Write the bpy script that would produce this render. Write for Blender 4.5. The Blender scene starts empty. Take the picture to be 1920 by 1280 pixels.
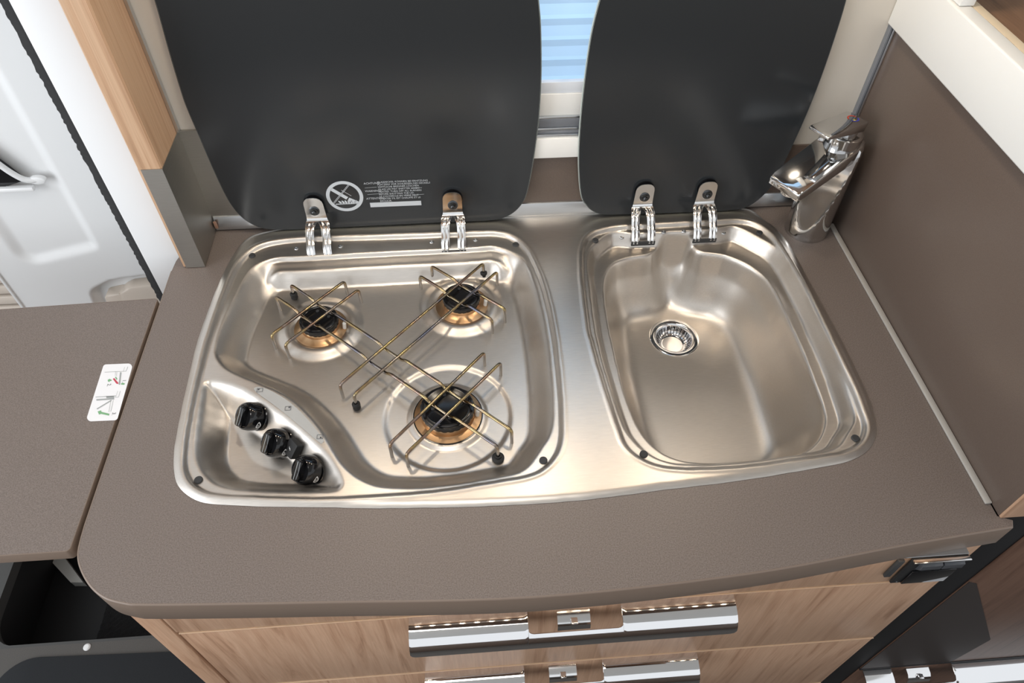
import bpy, bmesh, math, random
import numpy as np
from mathutils import Matrix, Vector
random.seed(3)
scene = bpy.context.scene
COL = scene.collection
ZO = 0.9          # everything is modelled with the worktop surface at z = 0, then lifted so that the floor is z = 0

# ------------------------------------------------------------------ camera
cam_d = bpy.data.cameras.new('camera')
cam = bpy.data.objects.new('camera', cam_d)
COL.objects.link(cam)
cam_d.sensor_width = 36.0
cam_d.lens = 24.9
cam_d.clip_start = 0.01
R = Matrix(((0.9972, 0.0523, -0.0525), (-0.0739, 0.7564, -0.6499), (0.0057, 0.6520, 0.7582)))
cam.matrix_world = Matrix.Translation((0, 0, 0.70)) @ R.to_4x4()
scene.camera = cam

# ------------------------------------------------------------------ sky, exposure
world = bpy.data.worlds.new('world')
scene.world = world
world.use_nodes = True
bg = world.node_tree.nodes['Background']
bg.inputs[0].default_value = (0.94, 0.97, 1.0, 1)
bg.inputs[1].default_value = 1.05
vs = scene.view_settings
vs.view_transform = 'Standard'
vs.look = 'None'
vs.gamma = 1
vs.use_curve_mapping = False
vs.exposure = 0.0

def area(name, loc, size, power, color, rot=(0, 0, 0), shape='DISK', size_y=None):
    l = bpy.data.lights.new(name, 'AREA')
    l.shape = shape
    l.size = size
    if size_y:
        l.size_y = size_y
    l.energy = power
    l.color = color
    o = bpy.data.objects.new(name, l)
    COL.objects.link(o)
    o.location = loc
    o.rotation_euler = rot
    return o

LAMPS = [(-0.19, 0.69), (0.10, 0.70), (0.38, 0.70)]
for lx, ly in LAMPS:
    area('spot_light', (lx, ly, 0.596), 0.05, 0.55, (1.0, 0.86, 0.68))
area('roof_light', (-0.1, 0.1, 1.24), 0.5, 3.5, (1.0, 0.96, 0.91), shape='RECTANGLE', size_y=0.35)
area('door_daylight', (-1.75, -0.35, 0.55), 1.1, 22.0, (0.93, 0.965, 1.0), rot=(math.radians(90), 0, math.radians(-60)), shape='RECTANGLE', size_y=1.3)

area('window_daylight', (0.085, 1.16, 0.66), 0.66, 4.5, (0.92, 0.96, 1.0), rot=(math.radians(-68), 0, 0), shape='RECTANGLE', size_y=0.30)

# ------------------------------------------------------------------ materials
def mat(name, color, rough=0.5, metal=0.0, **kw):
    m = bpy.data.materials.new(name)
    m.use_nodes = True
    b = m.node_tree.nodes['Principled BSDF']
    b.inputs['Base Color'].default_value = (*color, 1)
    b.inputs['Roughness'].default_value = rough
    b.inputs['Metallic'].default_value = metal
    for k, v in kw.items():
        b.inputs[k.replace('_', ' ')].default_value = v
    return m

def nodes(m):
    return m.node_tree.nodes, m.node_tree.links, m.node_tree.nodes['Principled BSDF']

def coords(m, scale=(1, 1, 1), rot=(0, 0, 0)):
    n, l, b = nodes(m)
    tc = n.new('ShaderNodeTexCoord')
    mp = n.new('ShaderNodeMapping')
    mp.inputs['Scale'].default_value = scale
    mp.inputs['Rotation'].default_value = rot
    l.new(tc.outputs['Object'], mp.inputs['Vector'])
    return mp.outputs['Vector']

def noise(m, vec, scale, detail=3, rough=0.5, dist=0.0):
    n, l, b = nodes(m)
    t = n.new('ShaderNodeTexNoise')
    t.inputs['Scale'].default_value = scale
    t.inputs['Detail'].default_value = detail
    t.inputs['Roughness'].default_value = rough
    t.inputs['Distortion'].default_value = dist
    l.new(vec, t.inputs['Vector'])
    return t.outputs['Fac']

def ramp(m, fac, stops):
    n, l, b = nodes(m)
    r = n.new('ShaderNodeValToRGB')
    el = r.color_ramp.elements
    while len(el) < len(stops):
        el.new(0.5)
    for e, (p, c) in zip(el, stops):
        e.position = p
        e.color = (*c, 1) if len(c) == 3 else c
    l.new(fac, r.inputs['Fac'])
    return r.outputs['Color']

def bump(m, fac, strength, dist=0.001):
    n, l, b = nodes(m)
    bp = n.new('ShaderNodeBump')
    bp.inputs['Strength'].default_value = strength
    bp.inputs['Distance'].default_value = dist
    l.new(fac, bp.inputs['Height'])
    l.new(bp.outputs['Normal'], b.inputs['Normal'])

def base(m, col):
    n, l, b = nodes(m)
    l.new(col, b.inputs['Base Color'])

def steel_mat(name, color, rough, stretch=(6, 90, 90)):
    m = mat(name, color, rough, 1.0)
    n, l, b = nodes(m)
    f = noise(m, coords(m, stretch), 12, 4, 0.6)
    mr = n.new('ShaderNodeMapRange')
    mr.inputs['To Min'].default_value = rough - 0.05
    mr.inputs['To Max'].default_value = rough + 0.06
    l.new(f, mr.inputs['Value'])
    l.new(mr.outputs['Result'], b.inputs['Roughness'])
    c2 = tuple(x * 0.9 for x in color)
    base(m, ramp(m, f, [(0.3, c2), (0.7, color)]))
    return m

STEEL = steel_mat('brushed_stainless_steel', (0.68, 0.635, 0.585), 0.36)
BRUSHED = steel_mat('brushed_aluminium', (0.50, 0.49, 0.46), 0.42, (4, 4, 90))
CHROME = mat('polished_chrome', (0.80, 0.80, 0.81), 0.06, 1.0)
CHROME_SOFT = mat('stamped_chrome', (0.78, 0.78, 0.78), 0.14, 1.0)
TAP_CHROME = mat('tap_chrome', (0.62, 0.62, 0.62), 0.05, 1.0)
BLACK_GLOSS = mat('black_gloss_plastic', (0.006, 0.006, 0.007), 0.08)
BLACK_MATT = mat('black_rubber', (0.012, 0.012, 0.013), 0.65)
GREY_RUBBER = mat('grey_rubber', (0.035, 0.036, 0.038), 0.7)
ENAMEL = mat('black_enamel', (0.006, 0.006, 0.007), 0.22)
GLASS = mat('dark_enamelled_glass', (0.024, 0.027, 0.030), 0.19, 0.0)
GLASS.node_tree.nodes['Principled BSDF'].inputs['IOR'].default_value = 1.5
GLASS_EDGE = mat('glass_edge', (0.45, 0.50, 0.47), 0.15)
PRINT = mat('grey_print', (0.52, 0.55, 0.58), 0.5)
WHITE = mat('white_gloss_board', (0.78, 0.775, 0.75), 0.3)
CREAM = mat('cream_wall', (0.60, 0.56, 0.50), 0.5)
DOORW = mat('white_door_plastic', (0.76, 0.77, 0.775), 0.45)
WHITE_PAINT = mat('white_paint', (0.84, 0.85, 0.86), 0.4)
SILL = mat('white_window_plastic', (0.82, 0.81, 0.78), 0.35)
SEAL_GREY = mat('grey_window_seal', (0.16, 0.17, 0.19), 0.4)
SILVER = mat('silver_trim', (0.62, 0.64, 0.66), 0.28, 1.0)
EDGE = mat('brown_edge_band', (0.20, 0.148, 0.115), 0.38)
COPPER = mat('heat_tinted_steel', (0.50, 0.32, 0.18), 0.30, 1.0)
CERAMIC = mat('white_ceramic', (0.75, 0.73, 0.69), 0.3)
LINER = mat('black_liner', (0.008, 0.008, 0.009), 0.6)
DARK_REFLECTION = mat('dark_grey_reflection', (0.030, 0.023, 0.021), 0.55)
BEIGE = mat('beige_plastic', (0.60, 0.53, 0.46), 0.5)
RED = mat('red_print', (0.55, 0.05, 0.09), 0.5)
GREEN = mat('green_print', (0.20, 0.42, 0.22), 0.5)
INK = mat('dark_print', (0.06, 0.06, 0.07), 0.5)
LINE = mat('grey_line_print', (0.36, 0.38, 0.38), 0.5)
CARD = mat('white_sticker', (0.86, 0.86, 0.88), 0.35)
BLUE = mat('blue_mark', (0.05, 0.06, 0.45), 0.3)
REDM = mat('red_mark', (0.55, 0.05, 0.02), 0.3)
YEL = mat('yellow_mark', (0.75, 0.60, 0.08), 0.3)
MARK = mat('white_mark', (0.80, 0.80, 0.80), 0.4)
LEDM = mat('led_emitter', (1, 0.8, 0.6), 0.5)
_b = LEDM.node_tree.nodes['Principled BSDF']
_b.inputs['Emission Color'].default_value = (1.0, 0.80, 0.58, 1)
_b.inputs['Emission Strength'].default_value = 45
LENS = mat('lamp_lens', (1, 0.9, 0.75), 0.5)
_b = LENS.node_tree.nodes['Principled BSDF']
_b.inputs['Emission Color'].default_value = (1.0, 0.82, 0.58, 1)
_b.inputs['Emission Strength'].default_value = 6

def laminate(name, c1, c2, rough):
    m = mat(name, c1, rough)
    f = noise(m, coords(m), 760, 2, 0.65)
    base(m, ramp(m, f, [(0.35, c1), (0.65, c2)]))
    bump(m, f, 0.07, 0.0004)
    return m
WORKTOP = laminate('taupe_worktop_laminate', (0.138, 0.110, 0.096), (0.218, 0.180, 0.159), 0.42)
TAUPE = laminate('taupe_side_laminate', (0.112, 0.083, 0.068), (0.130, 0.098, 0.080), 0.30)

def wood_mat(name, dark, mid, light, rough=0.38, scale=(26, 26, 1.6), tone=1.0):
    m = mat(name, mid, rough)
    n, l, b = nodes(m)
    v = coords(m, scale)
    f = noise(m, v, 2.2, 5, 0.62, 1.3)
    c = ramp(m, f, [(0.30, dark), (0.43, mid), (0.60, light), (0.78, mid)])
    f2 = noise(m, coords(m, (scale[0] * 6, scale[1] * 6, scale[2] * 3)), 3, 3, 0.6)
    mx = n.new('ShaderNodeMix')
    mx.data_type = 'RGBA'
    mx.blend_type = 'MULTIPLY'
    mx.inputs[0].default_value = 0.35
    l.new(c, mx.inputs[6])
    l.new(ramp(m, f2, [(0.3, (0.6, 0.55, 0.5)), (0.7, (1, 1, 1))]), mx.inputs[7])
    l.new(mx.outputs[2], b.inputs['Base Color'])
    return m
WOOD = wood_mat('light_elm_wood', (0.36, 0.205, 0.125), (0.51, 0.31, 0.20), (0.59, 0.38, 0.255))
WOOD_POST = wood_mat('post_elm_wood', (0.44, 0.27, 0.165), (0.56, 0.35, 0.215), (0.64, 0.43, 0.28), 0.4, (40, 40, 0.9))
WOOD_DARK = wood_mat('glossy_brown_wood', (0.07, 0.036, 0.024), (0.125, 0.068, 0.046), (0.155, 0.088, 0.060), 0.42)
WOOD_SHELF = wood_mat('brown_shelf_wood', (0.14, 0.07, 0.035), (0.20, 0.105, 0.055), (0.24, 0.13, 0.07), 0.4, (26, 2, 26))

GRATE = mat('heat_tinted_rod', (0.3, 0.25, 0.2), 0.2, 1.0)
base(GRATE, ramp(GRATE, noise(GRATE, coords(GRATE), 26, 2, 0.5),
     [(0.30, (0.13, 0.14, 0.19)), (0.42, (0.22, 0.19, 0.17)), (0.52, (0.36, 0.28, 0.14)), (0.62, (0.22, 0.15, 0.12)), (0.76, (0.42, 0.40, 0.37))]))
# the legs of the wire stay bright, only the top rods are tinted by the flames
_n, _l, _bb = nodes(GRATE)
_sx = _n.new('ShaderNodeSeparateXYZ')
_l.new(coords(GRATE), _sx.inputs[0])
_mr = _n.new('ShaderNodeMapRange')
_mr.inputs['From Min'].default_value = 0.016
_mr.inputs['From Max'].default_value = 0.026
_l.new(_sx.outputs['Z'], _mr.inputs['Value'])
_mx = _n.new('ShaderNodeMix')
_mx.data_type = 'RGBA'
_l.new(_mr.outputs['Result'], _mx.inputs[0])
_mx.inputs[6].default_value = (0.34, 0.32, 0.30, 1)
_l.new(_bb.inputs['Base Color'].links[0].from_socket, _mx.inputs[7])
_l.new(_mx.outputs[2], _bb.inputs['Base Color'])
CARPET = mat('black_carpet', (0.012, 0.012, 0.013), 0.95)
bump(CARPET, noise(CARPET, coords(CARPET), 160, 4, 0.7), 1.0, 0.01)
FLOORM = laminate('dark_grey_vinyl', (0.060, 0.055, 0.050), (0.085, 0.078, 0.072), 0.55)
MATM = laminate('charcoal_mat', (0.008, 0.0098, 0.0125), (0.012, 0.0145, 0.018), 0.85)
BLIND = mat('daylight_blue_blind', (0.40, 0.56, 0.75), 0.8)  # blue cast of the outdoor light put into the fabric colour
_n, _l, _bb = nodes(BLIND)
_t = _n.new('ShaderNodeBsdfTranslucent')
_t.inputs[0].default_value = (0.36, 0.52, 0.70, 1)
_ms = _n.new('ShaderNodeMixShader')
_ms.inputs[0].default_value = 0.72
_l.new(_bb.outputs[0], _ms.inputs[1])
_l.new(_t.outputs[0], _ms.inputs[2])
_l.new(_ms.outputs[0], _n['Material Output'].inputs['Surface'])
PANE = mat('window_acrylic', (1, 1, 1), 0.02)
_n, _l, _bb = nodes(PANE)
_t = _n.new('ShaderNodeBsdfTransparent')
_g = _n.new('ShaderNodeBsdfGlossy')
_g.inputs['Roughness'].default_value = 0.02
_ms = _n.new('ShaderNodeMixShader')
_ms.inputs[0].default_value = 0.06
_l.new(_t.outputs[0], _ms.inputs[1])
_l.new(_g.outputs[0], _ms.inputs[2])
_l.new(_ms.outputs[0], _n['Material Output'].inputs['Surface'])

# ------------------------------------------------------------------ helpers
ORIG = {}      # object -> origin in modelling coordinates

def finish(name, me, m, parent, smooth, auto):
    me.materials.append(m)
    if smooth:
        me.polygons.foreach_set('use_smooth', [True] * len(me.polygons))
        if auto:
            me.set_sharp_from_angle(angle=math.radians(auto))
    o = bpy.data.objects.new(name, me)
    COL.objects.link(o)
    if parent is not None:
        po = ORIG.get(parent.name_full, Vector((0, 0, 0)))
        me.transform(Matrix.Translation(-po))
        o.parent = parent
        ORIG[o.name_full] = po
    return o

def build(name, verts, faces, m, parent=None, smooth=True, auto=35, fix=True):
    me = bpy.data.meshes.new(name)
    me.from_pydata([tuple(v) for v in verts], [], faces)
    if fix:
        bm = bmesh.new()
        bm.from_mesh(me)
        bmesh.ops.recalc_face_normals(bm, faces=bm.faces[:])
        bm.to_mesh(me)
        bm.free()
    return finish(name, me, m, parent, smooth, auto)

def from_bm(name, bm, m, parent=None, smooth=True, auto=35):
    me = bpy.data.meshes.new(name)
    bmesh.ops.recalc_face_normals(bm, faces=bm.faces[:])
    bm.to_mesh(me)
    bm.free()
    return finish(name, me, m, parent, smooth, auto)

def tag(o, label, cat=None, group=None):
    o['label'] = label
    if cat:
        o['category'] = cat
    if group:
        o['group'] = group
    return o

def thing(name, label, cat, loc, group=None):
    o = bpy.data.objects.new(name, None)
    COL.objects.link(o)
    o.empty_display_size = 0.05
    o.location = loc
    ORIG[o.name_full] = Vector(loc)
    return tag(o, label, cat, group)

def struct(o):
    o['kind'] = 'structure'
    return o

def box(name, lo, hi, m, parent=None, bev=0.0015, seg=2):
    bm = bmesh.new()
    bmesh.ops.create_cube(bm, size=1)
    for v in bm.verts:
        for i in range(3):
            v.co[i] = lo[i] if v.co[i] < 0 else hi[i]
    if bev:
        bev = min(bev, min(hi[i] - lo[i] for i in range(3)) * 0.45)
        bmesh.ops.bevel(bm, geom=bm.edges[:], offset=bev, segments=seg, affect='EDGES', profile=0.5)
    return from_bm(name, bm, m, parent, auto=40)

def catmull(P, k=6, closed=True):
    P = np.array(P, float)
    n = len(P)
    out = []
    for i in range(n if closed else n - 1):
        if closed:
            p0, p1, p2, p3 = P[i - 1], P[i], P[(i + 1) % n], P[(i + 2) % n]
        else:
            p0, p1, p2, p3 = P[max(i - 1, 0)], P[i], P[i + 1], P[min(i + 2, n - 1)]
        for t in np.linspace(0, 1, k, endpoint=False):
            out.append(0.5 * ((2 * p1) + (-p0 + p2) * t + (2 * p0 - 5 * p1 + 4 * p2 - p3) * t * t + (-p0 + 3 * p1 - 3 * p2 + p3) * t ** 3))
    if not closed:
        out.append(P[-1])
    return np.array(out)

def round_poly(P, r, seg=6):
    """polygon with rounded corners; r a number or a list per corner"""
    n = len(P)
    out = []
    for i in range(n):
        a, b, c = (np.array(P[(i + d) % n], float) for d in (-1, 0, 1))
        ri = r[i] if isinstance(r, (list, tuple)) else r
        u, w = (a - b), (c - b)
        lu, lw = np.linalg.norm(u), np.linalg.norm(w)
        u, w = u / lu, w / lw
        ang = math.acos(max(-1, min(1, float(u @ w))))
        if ri <= 0 or ang > 3.1:
            out.append(tuple(b))
            continue
        d = min(ri / math.tan(ang / 2), lu * 0.49, lw * 0.49)
        rr = d * math.tan(ang / 2)
        bis = (u + w) / np.linalg.norm(u + w)
        cen = b + bis * (rr / math.sin(ang / 2))
        p0, p1 = b + u * d, b + w * d
        a0 = math.atan2(*(p0 - cen)[::-1])
        a1 = math.atan2(*(p1 - cen)[::-1])
        da = (a1 - a0 + math.pi) % (2 * math.pi) - math.pi
        for k in range(seg + 1):
            t = a0 + da * k / seg
            out.append((cen[0] + rr * math.cos(t), cen[1] + rr * math.sin(t)))
    return out

def prism(name, poly, t0, t1, m, parent=None, frame=None, bev=0.0, auto=35, seg=2):
    """extrude 2D polygon from t0 to t1 along the third axis of frame(u, v, t)"""
    frame = frame or (lambda u, v, t: (u, v, t))
    bm = bmesh.new()
    vs_ = [bm.verts.new(frame(p[0], p[1], t0)) for p in poly]
    f = bm.faces.new(vs_)
    r = bmesh.ops.extrude_face_region(bm, geom=[f])
    a, b = Vector(frame(0, 0, t0)), Vector(frame(0, 0, t1))
    for v in r['geom']:
        if isinstance(v, bmesh.types.BMVert):
            v.co += b - a
    if bev:
        ed = [e for e in bm.edges if len(e.link_faces) == 2 and e.calc_face_angle(0) > 0.9 and any(len(g.verts) > 4 or g.calc_area() > 0 for g in e.link_faces)]
        ed = [e for e in ed if any(len(g.verts) == len(poly) for g in e.link_faces)]
        bmesh.ops.bevel(bm, geom=ed, offset=bev, segments=seg, affect='EDGES', profile=0.5)
    return from_bm(name, bm, m, parent, auto=auto)

def lathe(name, prof, m, parent=None, at=(0, 0, 0), axis=(0, 0, 1), seg=40, auto=35, ref=None):
    z = Vector(axis).normalized()
    x = (Vector(ref) if ref else Vector((1, 0, 0)))
    x = (x - z * x.dot(z))
    if x.length < 1e-4:
        x = Vector((0, 1, 0))
    x.normalize()
    y = z.cross(x)
    at = Vector(at)
    verts, faces = [], []
    rows = []
    for r, h in prof:
        if r < 1e-6:
            rows.append([len(verts)])
            verts.append(at + z * h)
        else:
            rows.append(list(range(len(verts), len(verts) + seg)))
            for k in range(seg):
                a = 2 * math.pi * k / seg
                verts.append(at + x * (r * math.cos(a)) + y * (r * math.sin(a)) + z * h)
    for A, B in zip(rows, rows[1:]):
        for k in range(seg):
            k2 = (k + 1) % seg
            if len(A) == 1 and len(B) == 1:
                continue
            if len(A) == 1:
                faces.append((A[0], B[k], B[k2]))
            elif len(B) == 1:
                faces.append((A[k], A[k2], B[0]))
            else:
                faces.append((A[k], A[k2], B[k2], B[k]))
    return build(name, verts, faces, m, parent, auto=auto)

def bend(path, r, k=5):
    """round the corners of a 3D polyline"""
    out = [Vector(path[0])]
    for a, b, c in zip(path, path[1:], path[2:]):
        a, b, c = Vector(a), Vector(b), Vector(c)
        u, w = (a - b), (c - b)
        d = min(r, u.length * 0.48, w.length * 0.48)
        p0, p1 = b + u.normalized() * d, b + w.normalized() * d
        for i in range(k + 1):
            t = i / k
            out.append(p0 * (1 - t) ** 2 + b * 2 * t * (1 - t) + p1 * t * t)
    out.append(Vector(path[-1]))
    return out

def tube(name, path, r, m, parent=None, seg=10):
    path = [Vector(p) for p in path]
    verts, faces = [], []
    T = (path[1] - path[0]).normalized()
    N = T.orthogonal().normalized()
    for i, p in enumerate(path):
        if i == 0:
            t = path[1] - p
        elif i == len(path) - 1:
            t = p - path[i - 1]
        else:
            t = (path[i + 1] - p).normalized() + (p - path[i - 1]).normalized()
        t.normalize()
        N = (N - t * N.dot(t)).normalized()
        B = t.cross(N)
        for k in range(seg):
            a = 2 * math.pi * k / seg
            verts.append(p + (N * math.cos(a) + B * math.sin(a)) * r)
    n = len(path)
    for i in range(n - 1):
        for k in range(seg):
            k2 = (k + 1) % seg
            faces.append((i * seg + k, i * seg + k2, (i + 1) * seg + k2, (i + 1) * seg + k))
    faces.append(tuple(range(seg))[::-1])
    faces.append(tuple((n - 1) * seg + k for k in range(seg)))
    return build(name, verts, faces, m, parent, auto=50)

def plate(name, outer, hole, z0, z1, m, parent=None):
    """flat slab with a hole"""
    bm = bmesh.new()
    for z in (z0, z1):
        ring = []
        for P in (outer, hole):
            vv = [bm.verts.new((p[0], p[1], z)) for p in P]
            ring += [bm.edges.new((vv[i], vv[(i + 1) % len(vv)])) for i in range(len(vv))]
        bmesh.ops.triangle_fill(bm, use_beauty=True, edges=ring)
    n, h = len(outer), len(hole)
    bm.verts.ensure_lookup_table()
    V = bm.verts
    for i in range(n):
        j = (i + 1) % n
        bm.faces.new((V[i], V[j], V[n + h + j], V[n + h + i]))
    for i in range(h):
        j = (i + 1) % h
        bm.faces.new((V[n + i], V[n + j], V[2 * n + h + j], V[2 * n + h + i]))
    return from_bm(name, bm, m, parent, auto=30)

def inset(P, d):
    """move a closed curve inwards (counter-clockwise) or outwards by d"""
    P = np.array(P, float)
    T = np.roll(P, -1, 0) - np.roll(P, 1, 0)
    T /= np.linalg.norm(T, axis=1)[:, None]
    N = np.stack([-T[:, 1], T[:, 0]], 1)
    A = 0.5 * np.sum(P[:, 0] * np.roll(P[:, 1], -1) - np.roll(P[:, 0], -1) * P[:, 1])
    return P + N * d * (1 if A > 0 else -1)

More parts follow.
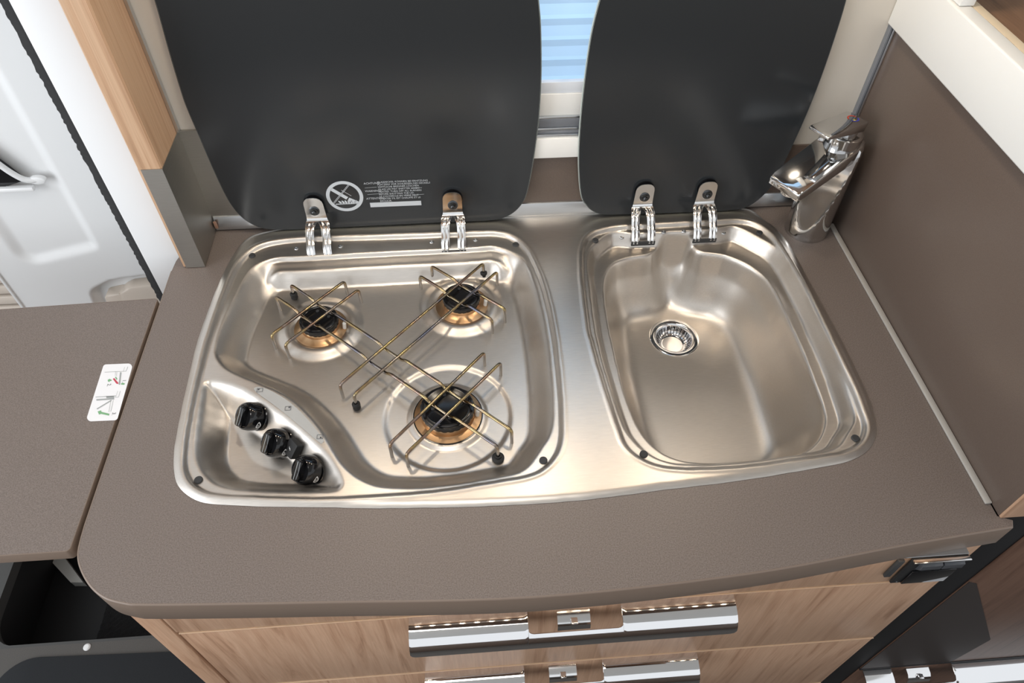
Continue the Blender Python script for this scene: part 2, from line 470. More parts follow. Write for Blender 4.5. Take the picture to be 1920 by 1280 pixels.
# outlines of the stamped steel unit, millimetres, seen from above
OUT = {
 'O': '-718,1220 -717,1196 -716,1172 -715,1148 -714,1125 -713,1101 -712,1077 -711,1053 -709,1029 -708,1005 -706,981 -704,957 -702,933 -698,910 -693,886 -686,863 -677,841 -663,822 -645,806 -625,793 -603,784 -579,779 -556,776 -532,773 -508,770 -484,767 -460,765 -437,763 -413,761 -389,759 -365,757 -341,755 -317,753 -293,750 -270,748 -246,746 -222,744 -198,743 -174,741 -150,740 -126,739 -102,737 -78,736 -54,735 -30,734 -7,733 17,733 41,732 65,732 89,731 113,731 137,731 161,731 185,732 209,732 233,733 257,735 281,736 305,738 328,739 352,741 376,743 400,745 424,746 448,747 472,749 496,750 520,751 544,753 568,755 591,757 615,759 639,761 663,764 687,767 710,769 734,772 758,775 782,778 806,781 829,785 852,792 874,801 895,814 912,830 927,849 937,870 944,893 949,917 953,940 955,964 956,988 957,1012 957,1036 958,1060 958,1084 958,1108 958,1132 958,1156 957,1180 957,1204 956,1228 955,1251 954,1275 953,1299 952,1323 951,1347 950,1371 949,1395 949,1419 948,1443 947,1467 946,1491 945,1515 942,1539 938,1562 931,1585 922,1607 910,1628 899,1649 889,1671 874,1689 852,1698 828,1702 805,1704 781,1705 757,1705 733,1706 709,1706 685,1706 661,1706 637,1706 613,1706 589,1706 565,1706 541,1706 517,1706 493,1706 469,1706 445,1706 421,1706 397,1706 374,1706 350,1706 326,1706 302,1706 278,1706 254,1706 230,1706 206,1706 182,1706 158,1706 134,1706 110,1706 86,1706 62,1706 38,1706 14,1706 -10,1706 -34,1706 -58,1706 -82,1706 -105,1706 -129,1706 -153,1706 -177,1706 -201,1706 -225,1706 -249,1706 -273,1706 -297,1706 -321,1706 -345,1706 -369,1706 -393,1706 -417,1705 -441,1705 -465,1704 -489,1703 -513,1702 -536,1699 -560,1694 -583,1689 -606,1683 -629,1676 -650,1664 -665,1646 -675,1624 -681,1601 -687,1578 -692,1554 -696,1531 -700,1507 -703,1483 -705,1459 -708,1435 -710,1412 -711,1388 -713,1364 -714,1340 -716,1316 -717,1292 -718,1268 -718,1244',
 'L1': '-690,1146 -690,1126 -689,1106 -689,1086 -688,1066 -687,1046 -686,1026 -684,1006 -683,986 -681,966 -679,946 -676,926 -673,906 -669,887 -663,868 -654,850 -642,834 -627,821 -610,810 -591,803 -572,799 -552,795 -532,793 -513,791 -493,789 -473,786 -453,784 -433,782 -413,780 -393,778 -373,776 -353,775 -333,774 -313,773 -293,773 -273,773 -253,773 -233,773 -213,773 -193,773 -173,773 -153,773 -133,774 -113,774 -93,776 -73,777 -54,779 -34,781 -14,784 6,786 26,788 46,791 66,793 85,795 105,799 124,805 141,815 156,828 169,844 179,861 186,879 191,899 194,919 196,939 198,958 200,978 202,998 203,1018 204,1038 205,1058 206,1078 207,1098 207,1118 208,1138 208,1158 209,1178 209,1198 209,1218 209,1238 208,1258 208,1278 207,1298 206,1318 204,1338 203,1358 201,1378 199,1398 196,1418 193,1437 189,1457 185,1477 181,1496 176,1516 171,1535 163,1553 154,1571 143,1588 129,1602 113,1614 94,1621 75,1626 55,1628 35,1628 15,1629 -5,1629 -25,1629 -45,1630 -65,1630 -85,1631 -105,1631 -125,1631 -145,1631 -165,1632 -185,1632 -205,1632 -225,1633 -245,1633 -265,1633 -285,1634 -305,1634 -325,1635 -345,1635 -365,1636 -385,1636 -405,1637 -425,1637 -445,1638 -465,1638 -485,1638 -505,1637 -525,1636 -545,1634 -564,1631 -584,1627 -603,1620 -620,1610 -634,1596 -646,1580 -655,1562 -662,1544 -667,1524 -670,1505 -673,1485 -675,1465 -677,1445 -679,1425 -681,1405 -683,1385 -684,1365 -686,1345 -687,1325 -688,1305 -689,1286 -690,1266 -691,1246 -691,1226 -691,1206 -691,1186 -690,1166',
 'B1': '-670,1222 -664,1203 -654,1186 -641,1170 -627,1157 -610,1145 -593,1135 -576,1125 -558,1116 -540,1106 -523,1096 -505,1087 -488,1076 -472,1065 -456,1052 -442,1039 -428,1024 -415,1009 -402,993 -390,977 -379,961 -368,944 -358,927 -348,909 -338,892 -328,875 -316,859 -303,844 -288,830 -272,818 -255,808 -237,800 -217,795 -198,792 -178,790 -158,788 -138,787 -118,787 -98,788 -78,789 -58,790 -38,792 -18,794 2,797 21,799 41,802 61,805 81,809 99,818 114,831 126,846 138,863 149,879 161,895 170,913 177,932 181,951 184,971 186,991 188,1011 190,1031 191,1051 192,1071 193,1091 193,1111 194,1131 195,1151 195,1171 195,1191 195,1211 194,1231 194,1251 193,1271 192,1291 191,1311 189,1331 188,1351 186,1371 184,1390 181,1410 178,1430 175,1450 172,1470 167,1489 160,1508 150,1525 136,1539 120,1551 103,1562 85,1571 66,1578 47,1578 27,1576 7,1576 -13,1575 -33,1575 -53,1575 -73,1575 -93,1575 -113,1575 -133,1575 -153,1575 -173,1575 -193,1575 -213,1575 -233,1575 -253,1574 -273,1574 -293,1574 -313,1574 -333,1574 -353,1573 -373,1573 -393,1572 -413,1572 -433,1572 -453,1571 -473,1571 -493,1571 -513,1571 -533,1572 -553,1571 -573,1567 -592,1560 -609,1550 -623,1536 -633,1518 -639,1499 -644,1480 -648,1460 -651,1440 -654,1421 -658,1401 -661,1381 -664,1362 -667,1342 -669,1322 -671,1302 -672,1282 -672,1262 -671,1242',
 'B2': '-666,1134 -679,1125 -682,1110 -681,1094 -680,1078 -679,1062 -677,1046 -676,1030 -674,1013 -673,997 -671,981 -669,966 -667,950 -664,934 -660,918 -655,903 -648,888 -640,874 -631,861 -620,849 -609,838 -596,828 -582,821 -567,815 -551,811 -535,807 -520,805 -504,802 -488,800 -472,798 -456,797 -440,795 -424,794 -408,793 -392,792 -376,791 -359,791 -343,790 -327,791 -313,797 -306,812 -310,827 -316,842 -324,856 -332,870 -341,884 -350,896 -360,909 -371,921 -382,933 -393,945 -404,956 -415,968 -427,979 -439,990 -450,1001 -462,1012 -475,1022 -487,1032 -499,1042 -512,1053 -525,1063 -537,1073 -550,1082 -563,1092 -576,1101 -590,1108 -605,1116 -620,1122 -635,1128 -650,1132',
 'L2': '379,1608 363,1597 349,1582 339,1564 332,1546 326,1527 323,1507 320,1487 318,1467 315,1447 313,1427 311,1407 310,1387 309,1367 307,1347 306,1327 305,1307 304,1287 303,1267 302,1247 301,1227 301,1207 303,1187 304,1167 305,1147 306,1127 307,1107 309,1087 311,1067 312,1047 314,1027 316,1007 318,987 320,967 322,947 324,927 327,907 329,887 333,868 341,850 353,834 368,821 385,810 404,802 423,797 443,794 463,791 483,790 503,789 523,788 543,788 563,788 583,788 603,789 623,790 643,791 663,793 683,795 703,797 723,798 743,800 763,801 783,803 803,805 823,807 842,812 861,819 878,830 892,843 904,860 912,878 916,898 918,918 920,938 922,958 923,978 924,998 924,1018 924,1038 924,1058 924,1078 924,1098 924,1118 924,1138 925,1158 925,1178 925,1198 925,1218 925,1238 925,1258 925,1278 925,1298 925,1318 924,1339 924,1359 922,1379 921,1399 919,1419 918,1439 916,1458 914,1478 912,1498 909,1518 906,1538 901,1558 894,1576 884,1594 872,1609 856,1621 837,1629 817,1633 797,1634 777,1633 757,1632 737,1632 717,1632 697,1631 677,1631 657,1631 637,1631 617,1630 597,1630 577,1630 557,1630 537,1629 517,1629 497,1629 477,1628 457,1627 437,1625 417,1621 398,1615',
 'E1': '353,1552 345,1534 339,1515 335,1495 332,1475 330,1455 329,1435 327,1415 326,1396 325,1376 323,1356 322,1336 321,1316 319,1296 319,1276 318,1256 317,1236 317,1216 317,1196 318,1176 318,1156 319,1136 320,1116 321,1096 323,1076 324,1057 326,1037 327,1017 329,997 331,977 333,957 336,937 339,918 345,899 354,881 364,863 376,848 390,834 407,822 425,814 444,808 464,805 484,803 503,801 523,800 543,800 563,800 583,800 603,801 623,802 643,803 663,805 683,807 703,809 723,810 743,811 762,812 782,814 802,817 821,822 839,832 853,845 867,860 881,874 894,889 904,907 909,926 912,946 914,966 916,985 918,1005 920,1025 923,1045 924,1065 925,1085 926,1105 926,1125 926,1145 926,1165 926,1185 926,1204 927,1224 928,1244 928,1264 928,1284 927,1304 926,1324 925,1344 924,1364 923,1384 922,1404 921,1424 920,1444 917,1464 914,1483 909,1503 901,1521 890,1538 877,1553 864,1568 851,1583 837,1598 822,1611 805,1620 785,1620 765,1615 746,1613 726,1612 706,1611 686,1610 666,1610 646,1609 626,1609 606,1609 586,1608 566,1608 546,1608 526,1608 506,1609 486,1611 467,1616 447,1619 427,1617 410,1608 394,1595 379,1582 365,1568',
 'E2': '366,1187 366,1167 366,1147 367,1127 367,1107 367,1087 368,1067 369,1047 371,1027 373,1007 376,987 379,967 383,948 389,928 396,910 406,892 418,876 432,862 448,851 467,842 486,836 505,833 525,830 545,829 565,828 585,828 605,828 625,828 645,829 665,829 685,830 705,831 725,833 745,836 765,841 783,849 800,860 815,873 828,887 840,904 850,921 858,940 862,959 865,979 867,999 868,1019 869,1039 870,1059 871,1079 872,1099 873,1119 874,1139 874,1159 874,1179 874,1199 874,1219 873,1239 873,1259 873,1279 872,1299 872,1319 871,1339 870,1359 868,1379 865,1399 861,1419 855,1438 847,1456 837,1473 825,1490 812,1504 796,1517 780,1529 763,1539 744,1545 724,1550 705,1555 689,1566 680,1584 667,1599 648,1605 628,1606 608,1607 588,1604 572,1592 559,1577 545,1563 526,1556 506,1553 486,1550 467,1546 448,1540 430,1531 415,1517 403,1502 393,1484 385,1466 380,1447 376,1427 374,1407 372,1387 370,1367 369,1347 368,1327 367,1307 366,1287 366,1267 365,1247 366,1227 366,1207',
}
OUT = {k: catmull([[float(c) / 2000 for c in p.split(',')] for p in v.split()], 2) for k, v in OUT.items()}

def sdf(P, x, y):
    """signed distance to a closed polyline, positive inside, plus nearest point"""
    A = P
    B = np.roll(P, -1, 0)
    d2 = np.full(x.shape, 1e9)
    nx = np.zeros(x.shape)
    ny = np.zeros(x.shape)
    ins = np.zeros(x.shape, bool)
    for (ax, ay), (bx, by) in zip(A, B):
        ex, ey = bx - ax, by - ay
        t = np.clip(((x - ax) * ex + (y - ay) * ey) / (ex * ex + ey * ey + 1e-18), 0, 1)
        qx, qy = ax + t * ex, ay + t * ey
        q = (x - qx) ** 2 + (y - qy) ** 2
        c = q < d2
        d2 = np.where(c, q, d2)
        nx = np.where(c, qx, nx)
        ny = np.where(c, qy, ny)
        if ay != by:
            c = ((ay > y) != (by > y)) & (x < ex * (y - ay) / (by - ay) + ax)
            ins ^= c
    d = np.sqrt(d2)
    return np.where(ins, d, -d), nx, ny

def S(t):
    t = np.clip(t, 0, 1)
    return t * t * (3 - 2 * t)

# ------------------------------------------------------------------ hob and sink unit
BURN = [(-0.2105, 0.6690, 0.061, 'small'), (-0.0155, 0.6990, 0.062, 'small'), (-0.0380, 0.5110, 0.082, 'big')]
ZF = -0.032                      # hob basin floor
DRAIN = (0.306, 0.694)
ZS = -0.120                      # sink floor

def steel_surface():
    h = 0.0016
    x0, x1, y0, y1 = -0.362, 0.482, 0.362, 0.856
    nx, ny = int((x1 - x0) / h) + 1, int((y1 - y0) / h) + 1
    X, Y = np.meshgrid(np.linspace(x0, x1, nx), np.linspace(y0, y1, ny))
    dO, qx, qy = sdf(OUT['O'], X, Y)
    def part(key):
        P = OUT[key]
        m = (X > P[:, 0].min() - .01) & (X < P[:, 0].max() + .01) & (Y > P[:, 1].min() - .01) & (Y < P[:, 1].max() + .01)
        d = np.full(X.shape, -1.0)
        d[m] = sdf(P, X[m], Y[m])[0]
        return d
    D = {k: part(k) for k in ('L1', 'B1', 'B2', 'L2', 'E1', 'E2')}
    Z = 0.0006 + 0.0034 * (1 - (1 - np.clip(dO / 0.009, 0, 1)) ** 2)
    for k in ('L1', 'L2'):
        Z -= 0.0055 * S((D[k] + 0.001) / 0.0045)
        Z += 0.0007 * np.exp(-((D[k] + 0.004) / 0.0018) ** 2)         # pressed bead along the step
    # hob basin: rolled edge, sloping wall, flat floor; stepped hinge channel along the back
    d = D['B1']
    t = np.clip(d / 0.034, 0, 1)
    prof = S(t ** 0.85)
    tb = 0.20 * S(d / 0.005) + 0.07 * S((d - 0.006) / 0.012) + 0.73 * S((d - 0.020) / 0.022)
    w = S((Y - 0.725) / 0.03) * S((X + 0.305) / 0.03) * S((0.068 - X) / 0.03)
    Z += -0.030 * np.where(d > 0, prof * (1 - w) + tb * w, 0)
    # console well
    d = D['B2']
    Z += -0.036 * np.where(d > 0, (0.85 * S(np.clip(d / 0.032, 0, 1)) + 0.15 * S(np.clip(d / 0.07, 0, 1))), 0)
    # sink: shallow wall, ledge, bowl
    d = D['E1']
    Z += -0.021 * np.where(d > 0, S(np.clip(d / 0.014, 0, 1)), 0)
    d = D['E2']
    t = np.clip(d / 0.040, 0, 1)
    bowl = np.where(d > 0, S(d / 0.010) * 0.14 + 0.86 * (0.5 * S(t) + 0.5 * (1 - (1 - t) ** 2.2)) * S(d / 0.008), 0)
    soft = bowl.copy()
    for _ in range(3):                      # rolled corners: soften the bowl below its rim
        for ax in (0, 1):
            k = 6
            pad = np.pad(soft, [(k + 1, k) if a_ == ax else (0, 0) for a_ in (0, 1)], 'edge')
            c = np.cumsum(pad, axis=ax)
            m_ = 2 * k + 1
            soft = (c[m_:, :] - c[:-m_, :]) / m_ if ax == 0 else (c[:, m_:] - c[:, :-m_]) / m_
    wgt = S((d - 0.003) / 0.018)
    Z += -0.097 * (bowl * (1 - wgt) + soft * wgt)
    r = np.hypot(X - DRAIN[0], Y - DRAIN[1])
    Z -= 0.0015 * np.where(D['E2'] > 0, 1 - S(r / 0.12), 0)
    # pressed rings round the burners
    for bx, by, rr, kind in BURN:
        r = np.hypot(X - bx, Y - by)
        if kind == 'big':
            Z += -0.0028 * S((rr - r) / 0.008) + 0.0030 * S((0.052 - r) / 0.008)
        else:
            Z += 0.0050 * S((rr - r) / 0.017) - 0.0042 * S((rr - 0.019 - r) / 0.010)
    # keep the cells that touch the inside, pull their outer corners onto the outline
    hole = np.hypot(X - DRAIN[0], Y - DRAIN[1]) < 0.031
    ins = (dO > 0) & ~hole
    Xo, Yo = np.where(dO > 0, X, qx), np.where(dO > 0, Y, qy)
    Z = np.where(dO > 0, Z, 0.0006)
    a = (ins[:-1, :-1] & ~hole[1:, 1:]) | ins[1:, :-1] | ins[:-1, 1:] | ins[1:, 1:]
    a &= ~(hole[:-1, :-1] | hole[1:, :-1] | hole[:-1, 1:] | hole[1:, 1:])
    idx = np.arange(nx * ny).reshape(ny, nx)
    F = np.stack([idx[:-1, :-1][a], idx[:-1, 1:][a], idx[1:, 1:][a], idx[1:, :-1][a]], 1)
    used = np.unique(F)
    remap = np.zeros(nx * ny, int)
    remap[used] = np.arange(len(used))
    V = np.stack([Xo.ravel(), Yo.ravel(), Z.ravel()], 1)[used]
    F = remap[F]
    # short skirt under the rim
    me = bpy.data.meshes.new('steel_top')
    me.vertices.add(len(V))
    me.vertices.foreach_set('co', V.ravel())
    me.loops.add(F.size)
    me.loops.foreach_set('vertex_index', F.ravel())
    me.polygons.add(len(F))
    me.polygons.foreach_set('loop_start', np.arange(0, F.size, 4))
    me.polygons.foreach_set('loop_total', np.full(len(F), 4))
    me.update(calc_edges=True)
    me.validate()
    zi = Z
    def height(px, py):
        j = int(round((px - x0) / (x1 - x0) * (nx - 1)))
        i = int(round((py - y0) / (y1 - y0) * (ny - 1)))
        gx = (zi[i, j + 3] - zi[i, j - 3]) / (X[i, j + 3] - X[i, j - 3])
        gy = (zi[i + 3, j] - zi[i - 3, j]) / (Y[i + 3, j] - Y[i - 3, j])
        return zi[i, j], Vector((-gx, -gy, 1)).normalized()
    return me, height

unit = thing('hob_sink_unit', 'brushed stainless steel three burner hob and sink unit with two raised dark glass lids', 'cooktop', (0.06, 0.60, 0.0))
me, height = steel_surface()
finish('steel_top', me, STEEL, unit, True, 0)

# rubber pads in the corners under the lids
for px, py in [(-.316, .791), (.068, .789), (-.315, .422), (.071, .420), (.187, .790), (.437, .791), (.187, .420), (.439, .424)]:
    z, n = height(px, py)
    lathe('rubber_pad', [(0, 0.0022), (.0040, 0.0021), (.0047, 0.0014), (.0048, -0.001)], GREY_RUBBER, unit, (px, py, z), seg=24)
# rivets beside the hinges
for px, py in [(-.254, .803), (-.190, .803), (-.056, .804), (.009, .804), (.230, .803), (.293, .803), (.324, .803), (.387, .803)]:
    z, n = height(px, py)
    lathe('rivet', [(0, 0.0004), (.0011, 0.0004), (.0014, 0.0013), (.0030, 0.0010), (.0036, 0), (.0036, -0.001)], SILVER, unit, (px, py, z), seg=20)

# lids
def rot_lid(p):
    return p
TILT = 0.026
def lid_frame(u, v, t):          # u along the wall, v up the lid, t forwards
    return (u, 0.836 + v * TILT - t, v)
LL = [(-349.5, 236), (-350.2, 209), (-348, 170), (-344.5, 109), (-340.4, 68.8), (-335.5, 48), (-329.8, 34.3), (-321.8, 23.3), (-309.9, 14), (-294, 8.7), (-270, 6.9), (-230, 6.6), (-150, 7.4), (-60, 7.9), (0, 7.6), (33.6, 7.9), (51.4, 10.8), (67.5, 19.9), (79.4, 34.1), (87, 52.9), (93.8, 94), (99.7, 151), (102.1, 191.5), (102.5, 241), (99.8, 298), (96.2, 329.5),
      (91, 370), (84, 395), (72, 407), (50, 414), (-50, 430), (-150, 437), (-250, 437), (-305, 433), (-327, 424), (-337, 408), (-341, 385), (-342, 340), (-346.5, 285)]
LR = [(168.8, 327.6), (162.3, 285), (159, 227), (158, 176), (158.6, 134), (160.6, 100), (165.5, 60), (170.4, 40), (176.4, 30), (184.6, 19.7), (196.7, 12.1), (209.2, 9.2), (249.6, 8), (349.2, 6.8), (396, 6.7), (422.7, 10.2), (438.4, 20.5), (452.6, 41.4), (460.1, 66.7), (465, 101), (471.5, 160), (474.7, 220), (474.4, 286), (472.2, 325),
      (467, 372), (460, 396), (447, 409), (425, 417), (330, 424), (250, 424), (215, 420), (195, 408), (184, 388), (175, 355)]
def make_lid(P, label):
    C = catmull([(a / 1000, b / 1000) for a, b in P], 4)
    lid = prism('glass_lid', C, -0.005, 0.0, GLASS, unit, lid_frame, bev=0.0)
    lid['label'] = label
    # polished edge of the glass: a thin ring of its own round the outline
    ins, out = inset(C, 0.0008), inset(C, -0.0006)
    n = len(C)
    verts, faces = [], []
    for ring, t in ((ins, 0.0002), (out, -0.001), (out, -0.0044), (ins, -0.0052)):
        verts += [lid_frame(p[0], p[1], t) for p in ring]
    for k in range(3):
        for i in range(n):
            j = (i + 1) % n
            faces.append((k * n + i, k * n + j, (k + 1) * n + j, (k + 1) * n + i))
    build('glass_edge', verts, faces, GLASS_EDGE, lid, auto=60)['label'] = 'pale polished rim of the glass'
    return lid
lid_hob = make_lid(LL, 'dark glass lid over the hob printed with a warning')
lid_sink = make_lid(LR, 'plain dark glass lid over the sink')

# printed warning on the hob lid
def flat(name, polys, m, parent, frame, t=0.0004, label=None):
    verts, faces = [], []
    for poly in polys:
        if isinstance(poly, tuple):          # (outer, inner) ring
            a, b = poly
            k = len(verts)
            n = len(a)
            verts += [frame(p[0], p[1], t) for p in a] + [frame(p[0], p[1], t) for p in b]
            faces += [(k + i, k + (i + 1) % n, k + n + (i + 1) % n, k + n + i) for i in range(n)]
        else:
            k = len(verts)
            verts += [frame(p[0], p[1], t) for p in poly]
            faces.append(tuple(range(k, k + len(poly))))
    o = build(name, verts, faces, m, parent, smooth=False, auto=0)
    if label:
        o['label'] = label
    return o
def circle(cx, cy, r, n=48, ry=None):
    return [(cx + r * math.cos(2 * math.pi * k / n), cy + (ry or r) * math.sin(2 * math.pi * k / n)) for k in range(n)]
def bar(x0, y0, x1, y1, w, w2=None):
    w2 = w if w2 is None else w2
    L = math.hypot(x1 - x0, y1 - y0)
    nx, ny = -(y1 - y0) / L, (x1 - x0) / L
    return [(x0 + nx * w / 2, y0 + ny * w / 2), (x0 - nx * w / 2, y0 - ny * w / 2), (x1 - nx * w2 / 2, y1 - ny * w2 / 2), (x1 + nx * w2 / 2, y1 + ny * w2 / 2)]
def drop(x, y, a, l, w):
    pts = []
    for k in range(14):
        t = 2 * math.pi * k / 14
        u = l * math.cos(t)
        v = w * math.sin(t) * (1 - 0.45 * math.cos(t))
        pts.append((x + u * math.cos(a) - v * math.sin(a), y + u * math.sin(a) + v * math.cos(a)))
    return pts
cx, cy, rr = -0.1755, 0.0625, 0.0262
sign = [(circle(cx, cy, rr), circle(cx, cy, rr - 0.0050)),
        bar(cx - .0170, cy + .0135, cx + .0030, cy - .0035, .0052),
        bar(cx + .0045, cy - .0050, cx + .0170, cy - .0125, .0060),
        bar(cx - .0150, cy - .0130, cx + .0165, cy - .0130, .0014),
        bar(cx - .0185, cy - .0110, cx + .0085, cy + .0200, .0006),
        bar(cx - .0172, cy - .0118, cx + .0100, cy + .0195, .0006),
        bar(cx - .0030, cy + .0110, cx + .0095, cy + .0005, .0006)]
for i, (dx, a) in enumerate([(-.0085, 2.3), (-.0040, 2.1), (.0000, 1.9), (.0040, 1.7), (.0080, 1.5), (.0140, .9)]):
    sign.append(drop(cx + dx, cy - .0095, a, .0030, .0014))
flat('warning_sign', sign, PRINT, lid_hob, lid_frame, label='round grey no flame sign')
flat('blank_bar', [[(-.1415, .0415), (-.0675, .0415), (-.0675, .0495), (-.1415, .0495)]], PRINT, lid_hob, lid_frame)

def text_mesh(name, body, size, m, parent, mw, spacing=1.0):
    cu = bpy.data.curves.new(name, 'FONT')
    cu.body = body
    cu.size = size
    cu.space_line = spacing
    cu.resolution_u = 2
    tmp = bpy.data.objects.new(name, cu)
    COL.objects.link(tmp)
    dg = bpy.context.evaluated_depsgraph_get()
    me = bpy.data.meshes.new_from_object(tmp.evaluated_get(dg))
    bpy.data.objects.remove(tmp)
    me.transform(mw)
    me.materials.clear()
    o = finish(name, me, m, parent, False, 0)
    return o
def lid_text(name, body, x, z, size, sp=1.0):
    mw = Matrix(((1, 0, 0, x), (0, TILT, -1, 0.836 + z * TILT - 0.0004), (0, 1, TILT, z), (0, 0, 0, 1)))
    return text_mesh(name, body, size, PRINT, lid_hob, mw, sp)
lid_text('warning_text', 'ACHTUNG:\n\nWARNING:\n\nATTENTION:', -.1455, .0815, .0046, 1.42)
lid_text('warning_text', 'GLASDECKEL K\u00d6NNEN BEI ERHITZUNG\nPLATZEN! VOR SCHLIESSEN DES DECKELS\nS\u00c4MTLICHE BRENNER L\u00d6SCHEN.\nGLASS LID MAY SHATTER WHEN\nHEATED. TURN OFF ALL BURNERS\nBEFORE SHUTTING THE LID.\nLE COUVERCLE EN VERRE PEUT\n\u00c9CLATER S\'IL EST CHAUFF\u00c9 ET LE\nBR\u00dbLEUR.', -.1265, .0830, .0040, 1.02)
for q in [(-.145, .0755, -.128, .0762), (-.143, .0640, -.126, .0647), (-.080, .0715, -.064, .0722), (-.078, .0600, -.062, .0607)]:
    flat('rule_line', [bar(*q, .0004)], PRINT, lid_hob, lid_frame)

# hinges
DARK_STEEL = mat('dark_steel_screw', (.10, .105, .11), .28, 1.0)
def hinge(xp, xf):
    path = [(.8315, .0668), (.8315, .0660), (.8315, .0640), (.8315, .0605), (.8315, .0560), (.8312, .0480), (.8310, .0400), (.8306, .0330), (.8294, .0285), (.8262, .0262), (.8215, .0252), (.8165, .0232), (.8115, .0195), (.8070, .0150), (.8025, .0112), (.7985, .0088), (.7945, .0060), (.7905, .0010), (.7880, -.0035), (.7868, -.0075)]
    n = len(path)
    half, slot = [], []
    for i in range(n):
        half.append([.0030, .0070, .0102, .0128, .0138, .0140, .0142, .0144, .0150, .0166, .0172, .0172, .0172, .0172, .0172, .0172, .0172, .0172, .0172, .0172][i])
        slot.append([0, 0, 0, 0, 0, 0, 0, 0, 0, 0, .0028, .0050, .0060, .0064, .0066, .0066, .0066, .0066, .0066, .0066][i])
    verts, faces = [], []
    m = 13
    for side in (-1, 1):
        rows = []
        for i in range(n):
            y, z = path[i]
            a, b = path[max(i - 1, 0)], path[min(i + 1, n - 1)]
            ty, tz = b[0] - a[0], b[1] - a[1]
            L = math.hypot(ty, tz)
            ny, nz = tz / L, -ty / L        # outwards: towards the viewer and up
            if ny > 0 and i < 8:
                ny, nz = -ny, -nz
            if nz < 0 and i >= 8:
                ny, nz = -ny, -nz
            f = i / (n - 1)
            xc = xp + (xf - xp) * f
            row = []
            for k in range(m):
                s = k / (m - 1)
                u = slot[i] + (half[i] - slot[i]) * s
                rib = 0.0
                if i >= 10:
                    rib = .0016 * (0.5 - 0.5 * math.cos(4 * math.pi * s)) * min(1, (i - 9) / 3)
                row.append(len(verts))
                verts.append((xc + side * u, y + ny * rib, z + nz * rib))
            rows.append(row)
        for A, B in zip(rows, rows[1:]):
            for k in range(m - 1):
                faces.append((A[k], A[k + 1], B[k + 1], B[k]))
    bm = bmesh.new()
    V = [bm.verts.new(v) for v in verts]
    for f in faces:
        bm.faces.new([V[i] for i in f])
    bmesh.ops.remove_doubles(bm, verts=bm.verts[:], dist=0.00002)
    bmesh.ops.recalc_face_normals(bm, faces=bm.faces[:])
    bmesh.ops.solidify(bm, geom=bm.faces[:], thickness=0.0014)
    o = from_bm('hinge', bm, CHROME_SOFT, unit, auto=40)
    # screw with its black washer, backing pad on the glass
    lathe('screw', [(.0076, 0), (.0076, .0012), (.0062, .0020), (.0058, .0020), (.0058, .0040), (.0034, .0042), (.0031, .0072), (.0024, .0078), (0, .0078)], DARK_STEEL, o, (xp, .8302, .0445), (0, -1, TILT), seg=18)
    prism('backing_pad', circle(xp, .0520, .0150, 28, .0155), 0.0001, 0.0030, BLACK_GLOSS, o, lid_frame)
    box('hinge_foot', (xf - .0180, .7845, -.0110), (xf + .0180, .7872, -.0035), GREY_RUBBER if xf > .1 else BLACK_GLOSS, o, .0006, 1)
for xp, xf in [(-.2215, -.2185), (-.0215, -.0235), (.2625, .2590), (.3570, .3525)]:
    hinge(xp, xf)

# gas burners
for i, (bx, by, rr, kind) in enumerate(BURN):
    k = 0.033 / 0.026 if kind == 'big' else 1.0
    cs = 0.87 if kind == 'big' else 1.0
    z0 = ZF + (0.0008 if kind == 'small' else 0.0006)
    b = lathe('burner_cup', [(.0385 * k * cs, .0002), (.0380 * k * cs, .0016), (.0335 * k * cs, .0030), (.0308 * k * cs, .0036), (.0265 * k, .0060), (.0258 * k, .0100), (.0250 * k, .0108), (0, .0108)], COPPER, unit, (bx, by, z0), seg=64)
    b['label'] = 'copper tinted burner cup'
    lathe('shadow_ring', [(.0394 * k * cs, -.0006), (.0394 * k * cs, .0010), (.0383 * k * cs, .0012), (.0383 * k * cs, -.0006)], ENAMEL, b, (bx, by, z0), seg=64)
    # head with radial flame slots
    seg = 72
    verts, faces = [], []
    prof = [(.0240 * k, .0085), (.0262 * k, .0110), (.0265 * k, .0165), (.0255 * k, .0185), (.0205 * k, .0192)]
    for r, h in prof:
        for j in range(seg):
            a = 2 * math.pi * j / seg
            q = r - (.0007 * k if (j % 3 == 0 and .010 < h < .018) else 0)
            verts.append((bx + q * math.cos(a), by + q * math.sin(a), z0 + h))
    for r_ in range(len(prof) - 1):
        for j in range(seg):
            j2 = (j + 1) % seg
            faces.append((r_ * seg + j, r_ * seg + j2, (r_ + 1) * seg + j2, (r_ + 1) * seg + j))
    build('burner_head', verts, faces, ENAMEL, b, auto=30)
    lathe('burner_cap', [(.0240 * k, .0186), (.0240 * k, .0198), (.0225 * k, .0206), (.0215 * k, .0206), (.0205 * k, .0198), (0, .0196)], ENAMEL, b, (bx, by, z0), seg=48)
    for ang in (100, 190, 280, 10):
        a = math.radians(ang)
        c = (bx + .0140 * k * math.cos(a), by + .0140 * k * math.sin(a), z0 + .0195)
        lathe('cap_screw', [(.0022, 0), (.0022, .0014), (.0012, .0018), (0, .0012)], GREY_RUBBER, b, c, seg=14)
    ex, ey = (bx + .0325 * k * cs, by - .004)
    lathe('ignition_electrode', [(.0026, 0), (.0026, .0125), (.0018, .0136), (.0007, .0137), (.0007, .0175), (0, .0177)], CERAMIC, b, (ex, ey, z0), (.12, 0, 1), seg=16)
    lathe('thermocouple', [(.0013, 0), (.0013, .0205), (.0008, .0215), (0, .0216)], SILVER, b, (bx - .004, by + .0310 * k * cs, z0), seg=12)

